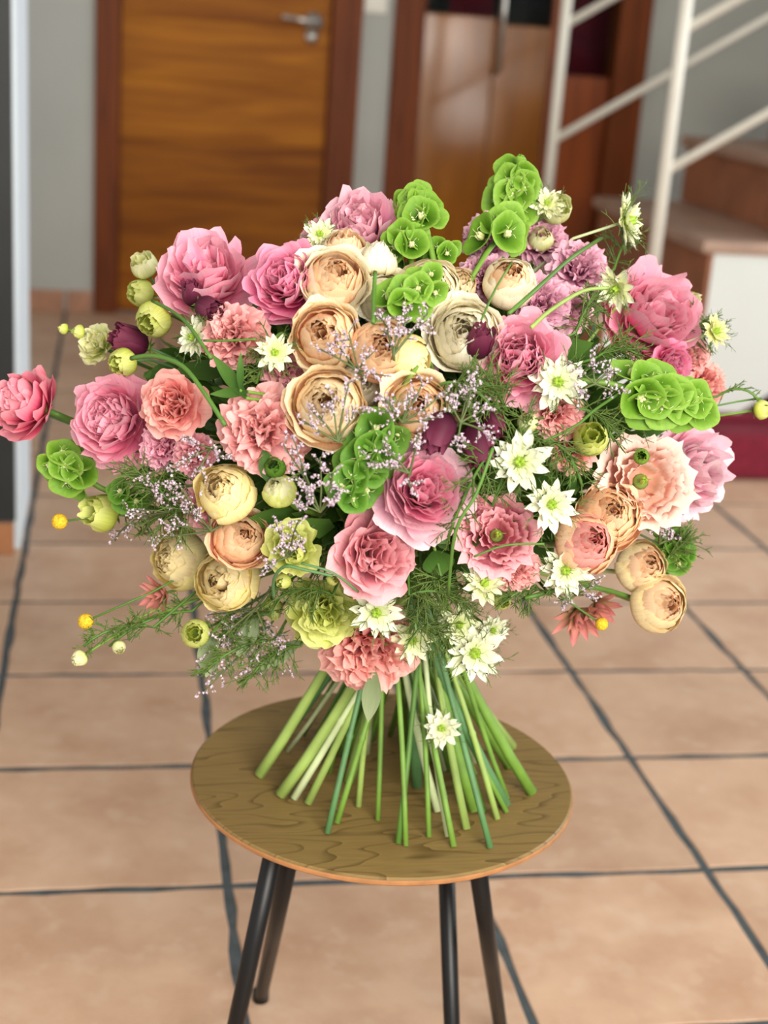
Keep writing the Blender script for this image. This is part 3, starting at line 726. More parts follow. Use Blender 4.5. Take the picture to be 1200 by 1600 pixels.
def nigella(px, py, rp, fx, fy, label, pal='white', petals=(12, 11), threads=11, **kw):
    seed = int(px*9+py*5)
    kw.setdefault('rad', 0.0016); kw['fwd'] = kw.get('fwd', 0)+.016
    f = Flower('nigella', px, py, rp, fx, fy, label, 'flower', 'white love-in-a-mist flowers', seed, depth_z=0.1, **kw)
    ms = cached('nig', lambda: [blade(300+q, 1.0, 0.185, 0.4, 0.25, 0.9, 9, 7, jag=0.13, start=0.22, wmax=0.55) for q in range(4)])
    ms2 = cached('nig2', lambda: [blade(320+q, 0.78, 0.16, 0.65, 0.25, 0.9, 9, 7, jag=0.15, start=0.22, wmax=0.55) for q in range(4)])
    m = PM(pal)
    f.ring('petal', ms, m, petals[0], tilt=0.0, jr=0.22, js=0.1, jt=0.12)
    f.ring('petal', ms2, m, petals[1], off=0.35, tilt=-0.3, jr=0.14, js=0.1, jt=0.14, dz=0.04)
    f.put('seed_pod', cached('nigpod', lambda: pod_mesh(0.16, 0.42, 5)), PODM, Matrix.Identity(4))
    t = f.put('stamens', cached('nigst', lambda: threads_mesh(9, 12, 0.36, 0.012, 0.5, 0)), STAMEN, Matrix.Identity(4)); t['kind'] = 'stuff'
    if threads:
        b = f.put('bracts', cached(('nigth', seed % 3), lambda: threads_mesh(40+seed % 3, threads, 1.25, 0.017, 0.2)), THREAD, Matrix.Translation((0, 0, -0.06))); b['kind'] = 'stuff'
    return f
def bud(px, py, rp, fx, fy, pal, label, name='lisianthus_bud', group='green lisianthus buds', stem=False, cup=0.9, long=1.0, **kw):
    seed = int(px*3+py*19)
    kw.setdefault('rad', 0.0014)
    f = Flower(name, px, py, rp, fx, fy, label, 'flower bud', group, seed, stem=stem, depth_z=0.85*long, **kw)
    H = 1.9*long
    for li, (n, rho, h, A) in enumerate([(4, 1.0, H*.92, 1.0), (3, .78, H, 1.15), (3, .42, H*1.03, 1.3)]):
        ms = cached(('bud', li, cup, long), lambda: [wrap_petal(700+20*li+q, rho, h, A, cup*.62, .3, .07, 1.6, .10, 9, 11, zp=1.0, belly=0.40, notch=.12) for q in range(2)])
        f.ring('petal', ms, PM(pal), n, off=li, jt=0.05, js=0.05)
    f.sepals(5, 0.95, 0.1, -0.35); f.calyx(0.3, 0.3)
    return f
def bell_mesh(seed):
    g = nprand(seed); nu, nv = 8, 24; V = []; uv = []
    ph = g.rand()*6
    for i in range(nu):
        t = i/(nu-1)
        for j in range(nv):
            a = 2*PI*j/nv
            r = 0.08+0.92*t**0.85; z = 0.62*t**1.15-0.10*max(0, (t-.8)/.2)**2
            pent = 1+0.04*t*math.cos(5*a+ph)+0.06*t*math.sin(2*a+ph)
            z += 0.04*t*t*math.sin(5*a+ph+1.2)+0.10*t*t*math.sin(2*a+ph)
            
            V.append((r*pent*math.cos(a), r*pent*math.sin(a), z)); uv.append((j/nv, t))
    Fc = [(i*nv+j, i*nv+(j+1) % nv, (i+1)*nv+(j+1) % nv, (i+1)*nv+j) for i in range(nu-1) for j in range(nv)]
    return mesh('bell', V, Fc, uv)
def bells(px, py, tx, ty, rp, label, pal='bell', n=8, br=None, fwd=0.0, fwd2=None, leafy=True):
    """spike of green bells running from (px,py) to its tip (tx,ty); rp = bell radius in pixels"""
    seed = int(px*3+py*7); g = random.Random(seed)
    a = on_dome(px, py, fwd, .92); b = on_dome(tx, ty, fwd if fwd2 is None else fwd2, .92)
    R = rp*(a-CAM).dot(CAM_F)/F
    la = (a-CAM).length; b = CAM+(b-CAM).normalized()*(la+.35*((b-CAM).length-la))   # a spike leans only a little away
    d = (b-a).normalized()
    foot, pts = full_stem(a-d*R*1.0, d, 0.0024, g)
    root = empty('bells_of_ireland', foot, label, 'green flower spike', 'green bells of Ireland spikes')
    m = MB(); m.tube([q-foot for q in ([b]+pts)], 0.0024, 7); part('stem', m.build('stem'), STEMM[0], root)
    ms = cached('bells', lambda: [bell_mesh(q) for q in range(4)])
    seedm = cached('bellseed', lambda: pod_mesh(0.14, 0.3, 4))
    c = (CAM-a).normalized()
    e1 = c-d*c.dot(d); e1.normalize(); e2 = d.cross(e1)
    for i in range(n):
        t = i/max(1, n-1); ang = i*2.4+g.uniform(-.3, .3)
        # most bells look outward from the bouquet
        an = ((i*0.618) % 1-.5)*3.5+g.uniform(-.3, .3)
        o = e1*math.cos(an)+e2*math.sin(an)
        o.normalize(); ax = (o*.7+d*0.15+c*.65).normalized()
        s = R*(1.0-0.3*t)*g.uniform(.9, 1.1)
        p = a.lerp(b, t)+o*R*0.42
        M = Matrix.Translation(p-foot) @ frame(ax, g.uniform(0, 6)) @ Matrix.Scale(s, 4)
        bo = part('bell', ms[g.randrange(4)], PM(pal), root, M)
        part('seed', seedm, PM('limecream'), bo, Matrix.Translation((0, 0, 0.18)) @ Matrix.Scale(1.3, 4))
    return root
def sprig(bx, by, tips, label, fwd=0.012, rad=0.0009, florets=16, tipfwd=0.012, fs=0.0019):
    """limonium: forked wiry twig whose ends carry combs of tiny lavender florets"""
    seed = int(bx*5+by*3); g = random.Random(seed)
    a = on_dome(bx, by, fwd, .95)
    root = empty('limonium_sprig', a, label, 'filler flower', 'lavender limonium sprigs')
    tw = MB(); fl = MB()
    inside = EC+(a-EC)*0.55
    tw.tube([inside-a, (inside-a)*0.4, Vector((0, 0, 0))], rad*1.2, 5)
    for (x, y) in tips:
        b = on_dome(x, y, tipfwd+g.uniform(-.004, .012), .97)-a
        mid = b*0.5+Vector((g.uniform(-1, 1), g.uniform(-1, 1), g.uniform(-.5, 1)))*0.08*b.length
        pts = bez(Vector((0, 0, 0)), mid*0.6, mid*1.15, b, 7); tw.tube(pts, [rad*(1.1-.08*i) for i in range(7)], 4, False)
        side = Vector((g.uniform(-1, 1), g.uniform(-1, 1), g.uniform(-1, 1)))
        for k in range(6):
            t = 0.55+0.45*k/5; q = b*t if False else pts[min(6, int(t*6))].lerp(pts[min(6, int(t*6)+1)], t*6-int(t*6))
            d = (b.normalized()*0.7+Vector((g.uniform(-1, 1), g.uniform(-1, 1), g.uniform(-1, 1)))*0.9).normalized()*g.uniform(.006, .012)
            tw.tube([q, q+d*.5, q+d], [rad*.6, rad*.5, rad*.4], 3, False)
            for i in range(max(4, florets//4+2)):
                s = q+d*(0.25+0.85*i/(florets/4+1))+Vector((g.uniform(-1, 1), g.uniform(-1, 1), g.uniform(-1, 1)))*0.0012
                r = 1.1*fs*g.uniform(.6, 1.1); ex = Vector((g.uniform(-1, 1), g.uniform(-1, 1), g.uniform(-1, 1))).normalized()
                # a floret: a tiny five-rayed cup
                ar = ex.orthogonal().normalized(); br_ = ex.cross(ar); V = [s-ex*r*.5]
                for z_ in range(5):
                    an = 2*PI*z_/5; V.append(s+(ar*math.cos(an)+br_*math.sin(an))*r*.75+ex*r*.55); V.append(s+(ar*math.cos(an+.63)+br_*math.sin(an+.63))*r*.4+ex*r*.2)
                fl.add(V, [(0, 1+z_, 1+(z_+1) % 10) for z_ in range(10)])
    part('twig', tw.build('twig'), TWIG, root); o = part('florets', fl.build('florets', False), FLORET, root); o['kind'] = 'stuff'
    return root
def plume(bx, by, tx, ty, label, n=40, L=0.03, mat=None, fwd=0.0, rad=0.0012, name='fennel_frond', cat='foliage', s=.94, group='feathery green fronds'):
    """thread-leaved frond along a curved stem"""
    seed = int(bx*5+by*3+tx); g = random.Random(seed)
    a = on_dome(bx, by, fwd, s); b = on_dome(tx, ty, fwd, s); root = empty(name, a, label, cat, group)
    m = MB(); d = b-a; pts = bez(Vector((0, 0, 0)), d*.3+Vector((0, 0, .01)), d*.7+Vector((0, 0, .012)), d, 8); inside = (EC-a)*0.5
    m.tube([inside, inside*.4]+pts, rad, 5); part('stem', m.build('stem'), STEMM[1], root)
    t_ = MB()
    for k in range(n):
        t = g.random()*.95+.05; i = min(6, int(t*7)); q = pts[i].lerp(pts[i+1], t*7-i)
        e = (d.normalized()*.6+Vector((g.uniform(-1, 1), g.uniform(-1, 1), g.uniform(-1, 1)))).normalized(); l = L*g.uniform(.5, 1.1)*(1.1-.5*t)
        q2 = q+e*l; t_.tube([q, q.lerp(q2, .5)+Vector((0, 0, .05*l)), q2], [.0006, .0005, .0003], 3, False)
        for c in range(4):
            u = g.uniform(.3, .9); e2 = (e+Vector((g.uniform(-1, 1), g.uniform(-1, 1), g.uniform(-1, 1)))*.9).normalized(); q3 = q.lerp(q2, u); t_.tube([q3, q3+e2*l*g.uniform(.2, .4)], [.0005, .00025], 3, False)
    o = part('threads', t_.build('threads'), mat or THREAD, root); o['kind'] = 'stuff'; return root
def leaf_thing(bx, by, tx, ty, wpx, label, fwd=0.01, mat='leaf', bend=0.5, group='long green leaves', roll=0.0):
    a = on_dome(bx, by, fwd, .95); b = on_dome(tx, ty, fwd, .95); d = b-a; L = d.length; W = wpx*(a-CAM).dot(CAM_F)/F
    root = empty('leaf_stem', a, label, 'leaf', group)
    me = blade(int(bx), L, W, bend, .25, 1.0, 10, 5, start=.25, wmax=.45)
    c = (CAM-a).normalized(); yv = d.normalized(); zv = c-yv*c.dot(yv); zv.normalize(); xv = yv.cross(zv)
    M = Matrix((xv, yv, zv)).transposed().to_4x4() @ Matrix.Rotation(roll, 4, 'Y') @ Matrix.Rotation(-bend*.5, 4, 'X')
    part('leaf', me, PM(mat, .25), root, M)
    m = MB(); m.tube([Vector((0, 0, 0)), (EC-a)*.15, (EC-a)*.5], .0012, 5); part('stem', m.build('stem'), STEMM[0], root)
    return root

# ------------------------------------------------------------------ the bouquet
def A(px, py, k=1.0):
    return ((px-625)/560*0.75*k, (690-py)/430*0.75*k)
# ---- peonies
peony(175, 655, 66, -.45, .12, 'pink', 'round cabbage-like bright pink peony at far left, below the lime bud', openness=.25, full=1.1)
peony(36, 628, 56, -.75, .35, 'deep', 'half-open deep pink peony jutting out alone beyond the left side of the bouquet', openness=0.0, full=.8, stem=True)
peony(322, 432, 66, -.2, .55, 'pink', 'loose pink peony with upright petals beside the two lime buds, upper left', openness=.8, loose=1.0, full=.9)
peony(450, 440, 60, -.3, .3, 'hotpink', 'magenta-based pink peony left of the large cream rose near the top', openness=.4)
peony(562, 356, 64, -.1, .65, 'mauve', 'mauve pink peony at the top, above the cream roses', openness=.1, full=.8, fwd=-.01)
peony(812, 560, 66, -.1, .25, 'pink', 'pink peony beside a white nigella and dark plum bud, right of centre', openness=.25)
peony(1022, 492, 74, .45, .35, 'pink', 'largest pink peony, tilted to the upper right side of the bouquet', openness=.45, loose=.3)
peony(662, 765, 72, .25, .2, 'palepink', 'cup-shaped pale pink peony with a magenta heart, in the middle front', pal_in='pink', openness=.65)
peony(1084, 735, 66, .65, .0, 'palepink', 'shell pink ragged peony at the right edge, behind the blush lisianthus', openness=.5, loose=.5)
peony(1052, 568, 30, .5, -.1, 'hotpink', 'small magenta peony under the largest pink peony', openness=.4, fwd=-.03)
peony(505, 372, 36, -.2, .6, 'mauve', 'small mauve peony behind the fluffy seed head at the top', openness=.3, fwd=-.035)
# ---- cream and peach roses
rose(523, 440, 47, .12, .45, 'cream', 'cream rose with an apricot quartered heart, under the top cream roses', 'orange', op=.7)
rose(508, 526, 47, -.15, .2, 'peach', 'peach rose with a swirled centre, right of the small cream nigella', 'orange', op=.75)
rose(594, 546, 43, .1, .15, 'peachpink', 'pale blush rose next to the butter yellow rose seen from behind', 'peachpink', op=.45)
rose(512, 634, 54, -.1, .15, 'peach', 'large peach rose with an orange heart crossed by lavender sprigs', 'peach', op=.85)
rose(652, 637, 45, .1, .1, 'peach', 'apricot rose above the plum bells, right of the dark green bells', 'orange', op=.8)
rose(538, 392, 34, .1, .8, 'cream', 'cream rose in profile on top, below the mauve peony', 'peachpink', op=.6)
rose(590, 408, 27, .1, .95, 'ivory', 'small ivory rose on a bare upright stem, near the top', op=.2)
rose(672, 455, 47, .1, .3, 'cream', 'cream rose partly hidden behind the bright green bells', op=.5, fwd=-.012)
rose(716, 446, 26, .3, .4, 'peach', 'little peach rose peeping out right of the hidden cream rose', op=.4, fwd=-.02)
rose(797, 441, 37, .05, .45, 'cream', 'egg-shaped cream rose bud with a peach tip, upper right', 'orange', op=.2)
rose(728, 525, 52, -.1, .2, 'ivory', 'wide ruffled ivory rose left of the plum bud', op=.8, fwd=-.014)
rose(640, 563, 32, .6, -.5, 'yellow', 'butter yellow rose showing its back, right of the blush rose', op=.3, fwd=-.004)
rose(600, 470, 38, .2, .1, 'ivory', 'cream rose in the shade behind a thin bare stem', op=.7, fwd=-.03)
rose(565, 600, 40, .2, .1, 'ivory', 'wavy ivory rose hidden behind two peach roses', op=.8, fwd=-.03)
rose(352, 770, 42, -.25, .25, 'yellow', 'butter yellow rose above the trio of roses, lower left', 'goldpink', op=.35)
rose(282, 873, 42, -.6, .05, 'yellow', 'butter yellow rose facing left, outermost of the lower left trio', 'goldpink', op=.3)
rose(352, 906, 46, -.3, -.05, 'yellow', 'butter yellow rose with a peach swirl, lowest of the lower left trio', 'goldpink', op=.5)
rose(376, 842, 42, .15, .2, 'peachpink', 'peach rose with frilled petals behind the lower left trio', 'orange', op=.8, fwd=-.012)
rose(436, 766, 24, -.2, .35, 'lime', 'small greenish yellow rose bud among lavender sprigs', 'limecream', op=.0)
rose(915, 846, 45, .3, .1, 'orange', 'peach rose with a coiled rose-pink centre, above the lowest right nigella', 'coral', op=.4)
rose(1003, 886, 37, .4, .15, 'goldpink', 'pale gold rose with a pink heart, upper one of the right pair', 'peachpink', op=.3)
rose(1030, 944, 40, .4, .0, 'goldpink', 'pale gold rose with a pink heart, lowest rose on the right', 'peachpink', op=.4)
rose(952, 806, 47, .2, .2, 'orange', 'apricot rose tucked behind the coiled pink-centred rose', op=.6, fwd=-.012)
rose(1053, 764, 30, .5, .2, 'orange', 'small coral-orange rose between blush lisianthus and shell pink peony', 'orange', op=.6, fwd=-.006)
# ---- ruffled pinks
R_ = ruffled
R_(270, 632, 50, -.25, .1, 'coral', 'upright salmon lisianthus right of the cabbage-like peony', name='lisianthus', group='pink lisianthus')
R_(405, 668, 62, -.25, .15, 'salmon', 'large salmon pink carnation left of the large peach rose')
R_(590, 866, 66, .3, -.05, 'dusty', 'fringed dusty pink lisianthus under the cup-shaped peony', name='lisianthus', group='pink lisianthus')
R_(576, 1018, 68, .0, -.45, 'coral', 'frilly salmon pink carnation at the bottom, above the stems')
R_(1006, 750, 62, .2, .1, 'blush', 'blush lisianthus with an open hollow centre, right side', name='lisianthus', group='pink lisianthus', hole=True)
R_(778, 835, 56, .1, .1, 'dusty', 'shaded dusty pink lisianthus with a dark centre below two nigellas', name='lisianthus', group='pink lisianthus', hole=True, fwd=-.012)
R_(808, 892, 34, .25, -.35, 'salmon', 'salmon carnation hanging below the shaded lisianthus', fwd=-.012)
R_(360, 522, 48, -.3, .2, 'salmon', 'dark salmon carnation under the loose upright peony', fwd=-.008)
R_(328, 786, 44, -.3, -.05, 'dusty', 'dusty pink carnation behind the upper butter yellow rose', fwd=-.025)
R_(1108, 600, 34, .75, .05, 'coral', 'coral carnation at the right edge beside the big green bells', fwd=-.02)
R_(1080, 560, 34, .6, .1, 'salmon', 'muted salmon carnation just below the largest peony', fwd=-.015)
R_(440, 570, 34, -.2, .2, 'dusty', 'dusky pink carnation in shade beneath the small white nigella', fwd=-.03)
R_(300, 712, 32, -.4, -.1, 'dusty', 'dull pink carnation under the upright salmon lisianthus', fwd=-.03)
R_(870, 640, 40, .2, .1, 'salmon', 'salmon carnation half hidden under the uppermost right nigella', fwd=-.02)
R_(895, 700, 36, .2, .0, 'coral', 'coral carnation in shade behind the round green bud', fwd=-.035)
R_(440, 700, 34, -.1, 0, 'coral', 'deep coral carnation right of the large salmon carnation', fwd=-.025)
R_(735, 800, 30, .1, -.1, 'dusty', 'dark pink carnation between cup-shaped peony and shaded lisianthus', fwd=-.03)
R_(250, 700, 34, -.5, 0, 'pink', 'bright pink carnation below right of the cabbage-like peony', fwd=-.03)
ST = dict(name='stock_flower', group='mauve ruffled stock flowers')
R_(765, 366, 40, -.1, .6, 'stock', 'mauve stock flower left of the topmost green bells', fwd=-.02, **ST)
R_(845, 372, 42, .15, .6, 'stock', 'mauve stock flower behind the pale green bud at upper right', fwd=-.01, **ST)
R_(905, 415, 44, .2, .5, 'stock', 'mauve stock flower behind the long bare nigella stems', fwd=-.015, **ST)
R_(756, 430, 38, -.1, .4, 'stock', 'pale mauve stock flower left of the egg-shaped cream bud', fwd=-.025, **ST)
R_(845, 470, 44, .1, .3, 'stock', 'rosy mauve stock flower right of the egg-shaped cream bud', fwd=-.025, **ST)
R_(890, 480, 36, .2, .3, 'mauve', 'deep mauve stock flower between peony pair at upper right', fwd=-.04, **ST)
R_(660, 590, 26, .1, .1, 'stock', 'small mauve stock flower behind the butter yellow rose', fwd=-.04, **ST)
# ---- love-in-a-mist
nigella(872, 597, 43, .05, .1, 'white nigella over the lower edge of the right-of-centre pink peony')
nigella(812, 722, 46, .0, .05, 'largest white nigella, in the middle of the right half')
nigella(862, 788, 40, .2, -.15, 'white nigella turned sideways directly under the largest nigella', threads=14)
nigella(884, 891, 40, .1, -.1, 'white nigella below the coiled pink-centred rose')
nigella(588, 957, 40, .0, -.2, 'white nigella right of the yellow-green lisianthus, at the bottom')
nigella(742, 1020, 44, .2, -.25, 'creamy white nigella at the lowest right of the flower dome', threads=12)
nigella(430, 551, 30, -.1, .1, 'small cream nigella left of the swirled peach rose', 'nigcream')
nigella(302, 527, 30, -.75, .1, 'spent narrow white nigella over the dark salmon carnation', 'white', threads=6)
nigella(980, 346, 42, .95, .12, 'white nigella in profile on a long stem at the top right', 'nigcream', threads=12)
nigella(757, 912, 34, .1, .45, 'yellowish nigella seen from above, under the shaded lisianthus', 'nigcream')
nigella(962, 452, 34, -.5, -.3, 'pale green nigella nodding before the largest peony', 'nigcream', threads=12)
nigella(718, 976, 32, .1, -.1, 'pale nigella behind the lowest right nigella', 'nigcream', fwd=-.012)
nigella(645, 1000, 34, .1, -.3, 'faded nigella veiled by dark threads beside the bottom carnation', 'nigcream', threads=22)
nigella(500, 366, 26, -.1, .4, 'fluffy green-white nigella at the top before the mauve peony', 'nigcream', threads=12, fwd=.01)
nigella(1118, 518, 26, .7, .2, 'fuzzy olive nigella seed head at the far right', 'limecream', petals=(10, 10), threads=16)
nigella(770, 985, 24, .3, -.2, 'small white nigella peeping at the lower right rim', 'white', fwd=-.02)
nigella(855, 318, 26, .2, .5, 'white nigella behind the topmost green bells', 'nigcream', fwd=-.01)
# the stray one low on the stems
def low_nigella():
    p = on_y(690, 1138, 1.13)
    f = nigella(690, 1010, 30, -.1, .05, 'single white nigella hanging low in front of the cut stems')
    c = p-f.p
    for o in f.root.children:
        if o is f.stem or o.name.startswith(('stem', 'calyx')): continue
        o.matrix_basis = Matrix.Translation(c) @ o.matrix_basis
    m = MB(); m.tube([f.base+c-f.foot, f.base+c-f.foot+Vector((0.004, 0.02, 0.006)), BIND-f.foot+Vector((0.02, -0.02, -.03))], 0.0012, 6)
    part('side_stem', m.build('side_stem'), STEMM[2], f.root)
low_nigella()
# ---- bells of Ireland
bells(800, 330, 812, 268, 32, 'bright green bells spike at the very top of the bouquet', n=11)
bells(772, 380, 792, 355, 34, 'pair of green bells below the topmost spike', n=5, fwd=.01)
bells(664, 358, 646, 316, 31, 'green bells spike standing beside the mauve peony at the top', n=12)
bells(640, 400, 632, 372, 30, 'shaded green bells behind the top cream roses', n=5, fwd=-.025)
bells(690, 408, 696, 388, 22, 'small shaded green bells right of the top spike of bells', n=4, fwd=-.03)
bells(618, 482, 678, 442, 31, 'bright green bells lying across the hidden cream rose', n=8, fwd=.014)
bells(985, 608, 1086, 636, 38, 'big light green bells lying sideways on the right', n=15, fwd=.01)
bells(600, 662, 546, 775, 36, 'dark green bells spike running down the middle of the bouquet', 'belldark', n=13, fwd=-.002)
bells(130, 745, 84, 716, 31, 'green bells spike poking out below the cabbage-like peony', n=8)
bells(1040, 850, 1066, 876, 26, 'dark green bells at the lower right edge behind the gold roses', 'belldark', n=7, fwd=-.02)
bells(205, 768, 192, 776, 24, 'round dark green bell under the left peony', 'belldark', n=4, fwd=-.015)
# ---- lime buds and lisianthus
bud(240, 500, 26, -.35, -.2, 'lime', 'larger lime bud of the pair at the upper left', long=1.05)
bud(220, 458, 20, -.7, .15, 'lime', 'smaller lime bud, upper of the pair at the upper left')
bud(192, 566, 21, -.6, -.15, 'lime', 'lime bud resting on top of the cabbage-like peony')
R_(148, 537, 32, -.6, .3, 'limecream', 'creamy green lisianthus at the far left above the peony', name='lisianthus', group='green lisianthus', full=.7)
bud(160, 802, 28, -.8, .1, 'lime', 'square lime bud at the lower left, over the tiles', cup=.5)
R_(508, 955, 50, -.05, -.15, 'lime', 'ruffled yellow-green lisianthus left of the lower nigella', name='lisianthus', group='green lisianthus', full=.8)
R_(490, 962, 44, -.3, -.2, 'lime', 'second yellow-green lisianthus behind the ruffled one', name='lisianthus', group='green lisianthus', full=.7, fwd=-.02)
R_(456, 855, 44, -.1, .2, 'lime', 'crinkled green lisianthus under the lavender sprigs, left of centre', name='lisianthus', group='green lisianthus', full=.6)
bud(923, 684, 26, .1, .25, 'lime', 'round green lisianthus bud above the blush lisianthus', cup=.6)
bud(305, 990, 21, -.1, .0, 'lime', 'plump green bud below the lower left rose trio', cup=.8)
bud(427, 950, 15, .1, -.9, 'lime', 'small lime bud nodding on a hooked stem', long=1.1)
bud(870, 326, 22, .3, .3, 'limecream', 'pale green bud at the top right', cup=.6)
bud(846, 374, 18, .1, .5, 'limecream', 'round pale bud over the mauve stock at the top right', cup=.8)
bud(825, 660, 15, .0, .4, 'limecream', 'spiky small green bud between two white nigellas', cup=.9)
bud(225, 416, 20, -.3, .6, 'limecream', 'papery cream-green bud at the upper left edge', cup=.5)
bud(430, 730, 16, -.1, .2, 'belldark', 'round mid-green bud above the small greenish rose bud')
bud(980, 636, 13, .2, .6, 'lime', 'tiny yellow-green bud at the base of the sideways bells')
bud(1002, 713, 12, .1, .1, 'bell', 'tiny green bud before the blush lisianthus')
bud(1054, 722, 14, .8, .0, 'lime', 'tiny lime bud right of the blush lisianthus')
bud(1080, 729, 10, .7, .0, 'bell', 'tiniest green bud against the shell pink peony')
bud(785, 940, 13, .2, -.2, 'lime', 'tiny round green bud under the yellowish nigella')
bud(460, 866, 13, -.1, .0, 'lime', 'tiny lime bud before the crinkled green lisianthus', fwd=.012)
bud(520, 905, 9, .4, .1, 'lime', 'tiny lime bud tip left of the fringed lisianthus', fwd=.012)
bud(443, 908, 12, -.5, -.3, 'lime', 'tiny lime bud on the hooked stems, lower left', fwd=.01)
bud(1190, 640, 14, .9, .1, 'lime', 'lone lime bud sticking out at the right frame edge')
bud(124, 518, 10, -.9, .0, 'lime', 'tiny lime bud beside the creamy green lisianthus')
bud(100, 514, 8, -.9, .2, 'lime', 'tiniest lime bud at the left tip of the upper left sprays')
bud(813, 252, 9, .1, .95, 'bell', 'pointed leaf bud at the summit of the bouquet')
bud(1080, 470, 14, .7, .4, 'limecream', 'dull green bud behind the right of the largest peony', fwd=-.02)
bud(125, 1028, 12, -.7, -.5, 'limecream', 'whitish bud at the tip of the low left spray', name='nigella_bud', group='nigella buds')
bud(186, 1012, 10, .2, -.4, 'limecream', 'small cream bud on the low left spray', name='nigella_bud', group='nigella buds')
# ---- plum bells
def plum(px, py, rp, fx, fy, label, **kw):
    return bud(px, py, rp, fx, fy, 'plum', label, name='plum_bell', group='plum bell flowers', cup=.5, long=1.6, **kw)
plum(748, 538, 19, .25, .8, 'dark plum bud left of the right-of-centre pink peony')
plum(688, 672, 24, -.35, -.85, 'plum bell hanging under the apricot rose', fwd=.012)
plum(745, 690, 24, .2, -.9, 'plum bell hanging right of the middle peony', fwd=.0)
plum(206, 533, 22, -.8, .3, 'plum bell behind the lime buds at the left', fwd=-.01)
plum(325, 482, 18, .5, -.2, 'plum bell over the lower petals of the loose peony', fwd=.012)
plum(300, 462, 14, -.2, .9, 'slim plum bud between lime buds and loose peony', fwd=.012)
plum(770, 655, 18, .3, -.8, 'shaded plum bell above the largest nigella', fwd=-.01)
# ---- yellow button flowers
def button(px, py, rp, label):
    p = on_dome(px, py, 0, .95); R = rp*(p-CAM).dot(CAM_F)/F
    tgt = EC+(p-EC)*.5+Vector((0, 0, -.02)); root = empty('craspedia', p, label, 'flower', 'yellow button flowers')
    m = MB(); nu, nv = 10, 16; V = [(0, 0, R)]; g = random.Random(int(px))
    for i in range(1, nu):
        for j in range(nv):
            th = PI*i/nu; ph = 2*PI*j/nv; r = R*(1+.06*((i+j) % 2)); V.append((r*math.sin(th)*math.cos(ph), r*math.sin(th)*math.sin(ph), r*math.cos(th)))
    V.append((0, 0, -R)); Fc = [(0, 1+j, 1+(j+1) % nv) for j in range(nv)]+[(1+(i-1)*nv+j, 1+i*nv+j, 1+i*nv+(j+1) % nv, 1+(i-1)*nv+(j+1) % nv) for i in range(1, nu-1) for j in range(nv)]+[(len(V)-1, 1+(nu-2)*nv+(j+1) % nv, 1+(nu-2)*nv+j) for j in range(nv)]
    m.add(V, Fc); part('flower_head', m.build('head'), CRASP, root)
    m = MB(); m.tube([Vector((0, 0, 0)), (tgt-p)*.4+Vector((0, 0, -.004)), tgt-p], .0009, 5); part('stem', m.build('stem'), STEMM[1], root)
button(93, 815, 12, 'yellow button flower level with the square lime bud, far left')
button(134, 971, 12, 'yellow button flower at the lower left, over the tiles')
button(940, 975, 10, 'yellow button flower below the pair of gold roses')
# ---- blushing pink proteas at the underside
def protea(px, py, rp, fx, fy, label):
    f = Flower('serruria', px, py, rp, fx, fy, label, 'flower', 'pink-green spiky flowers', int(px+py), stem=False, rad=.0016, depth_z=.6, fwd=-.02)
    for li, (n, L, W, t) in enumerate([(7, 1.5, .24, .5), (7, 1.3, .2, .8), (5, 1.1, .18, 1.15)]):
        ms = cached(('prot', li), lambda: [blade(900+li*5+q, L, W, .35, .6, .9, 7, 5, start=.4, wmax=.4) for q in range(2)])
        f.ring('petal', ms, PM('spiky'), n, off=li*.5, tilt=-t, jt=.15)
PAL['spiky'] = ((150, 150, 90), (206, 140, 120), (214, 130, 130))
protea(905, 968, 36, .2, -.7, 'pinkish spiky flower hanging under the pair of gold roses')
protea(940, 950, 30, .5, -.5, 'second pinkish spiky flower partly hidden by the lowest gold rose')
protea(246, 930, 30, -.75, -.2, 'pinkish spiky flower behind the outermost lower left rose')
# ---- limonium sprigs
sprig(560, 580, [(528, 538), (505, 548), (572, 560), (590, 585), (545, 520)], 'lavender sprig across the swirled peach and blush roses', fs=.0021)
sprig(615, 555, [(598, 500), (640, 478), (668, 490), (655, 508), (622, 520)], 'lavender sprig in front of the bright green bells', fs=.0021)
sprig(528, 690, [(490, 645), (545, 598), (520, 620), (478, 660), (560, 640)], 'lavender sprig over the large peach rose', fs=.0019)
sprig(628, 660, [(600, 620), (660, 600), (690, 615), (640, 625), (672, 655), (612, 645)], 'lavender sprig over the apricot rose', fs=.0019)
sprig(500, 800, [(460, 690), (455, 740), (480, 770), (520, 740), (500, 715), (525, 778), (470, 790), (445, 700)], 'dense lavender sprig between salmon carnation and dark green bells', fs=.0021)
sprig(640, 740, [(580, 720), (612, 722), (640, 760), (600, 700), (650, 690)], 'lavender sprig left of the cup-shaped peony', fs=.0019)
sprig(720, 660, [(735, 610), (705, 630), (755, 640), (765, 680), (740, 590), (715, 690)], 'lavender sprig beside the hanging plum bells', fs=.0021)
sprig(450, 870, [(432, 820), (470, 850), (440, 845), (420, 880), (465, 815)], 'lavender sprig over the crinkled green lisianthus', fs=.0019)
sprig(330, 830, [(280, 790), (262, 818), (300, 800), (320, 770), (240, 840), (285, 765)], 'lavender sprig behind the lower left rose trio', fwd=-.005, tipfwd=-.005)
sprig(260, 800, [(225, 745), (190, 830), (240, 770), (205, 800), (270, 745), (180, 845)], 'faded lavender sprig at the left under the cabbage-like peony', fwd=-.015, tipfwd=-.015)
sprig(420, 980, [(340, 1000), (370, 1030), (330, 1060), (400, 1020), (360, 985), (320, 1080), (390, 1050), (440, 1010)], 'broad lavender sprig drooping at the lower left', fwd=-.01, tipfwd=-.01, fs=.0021)
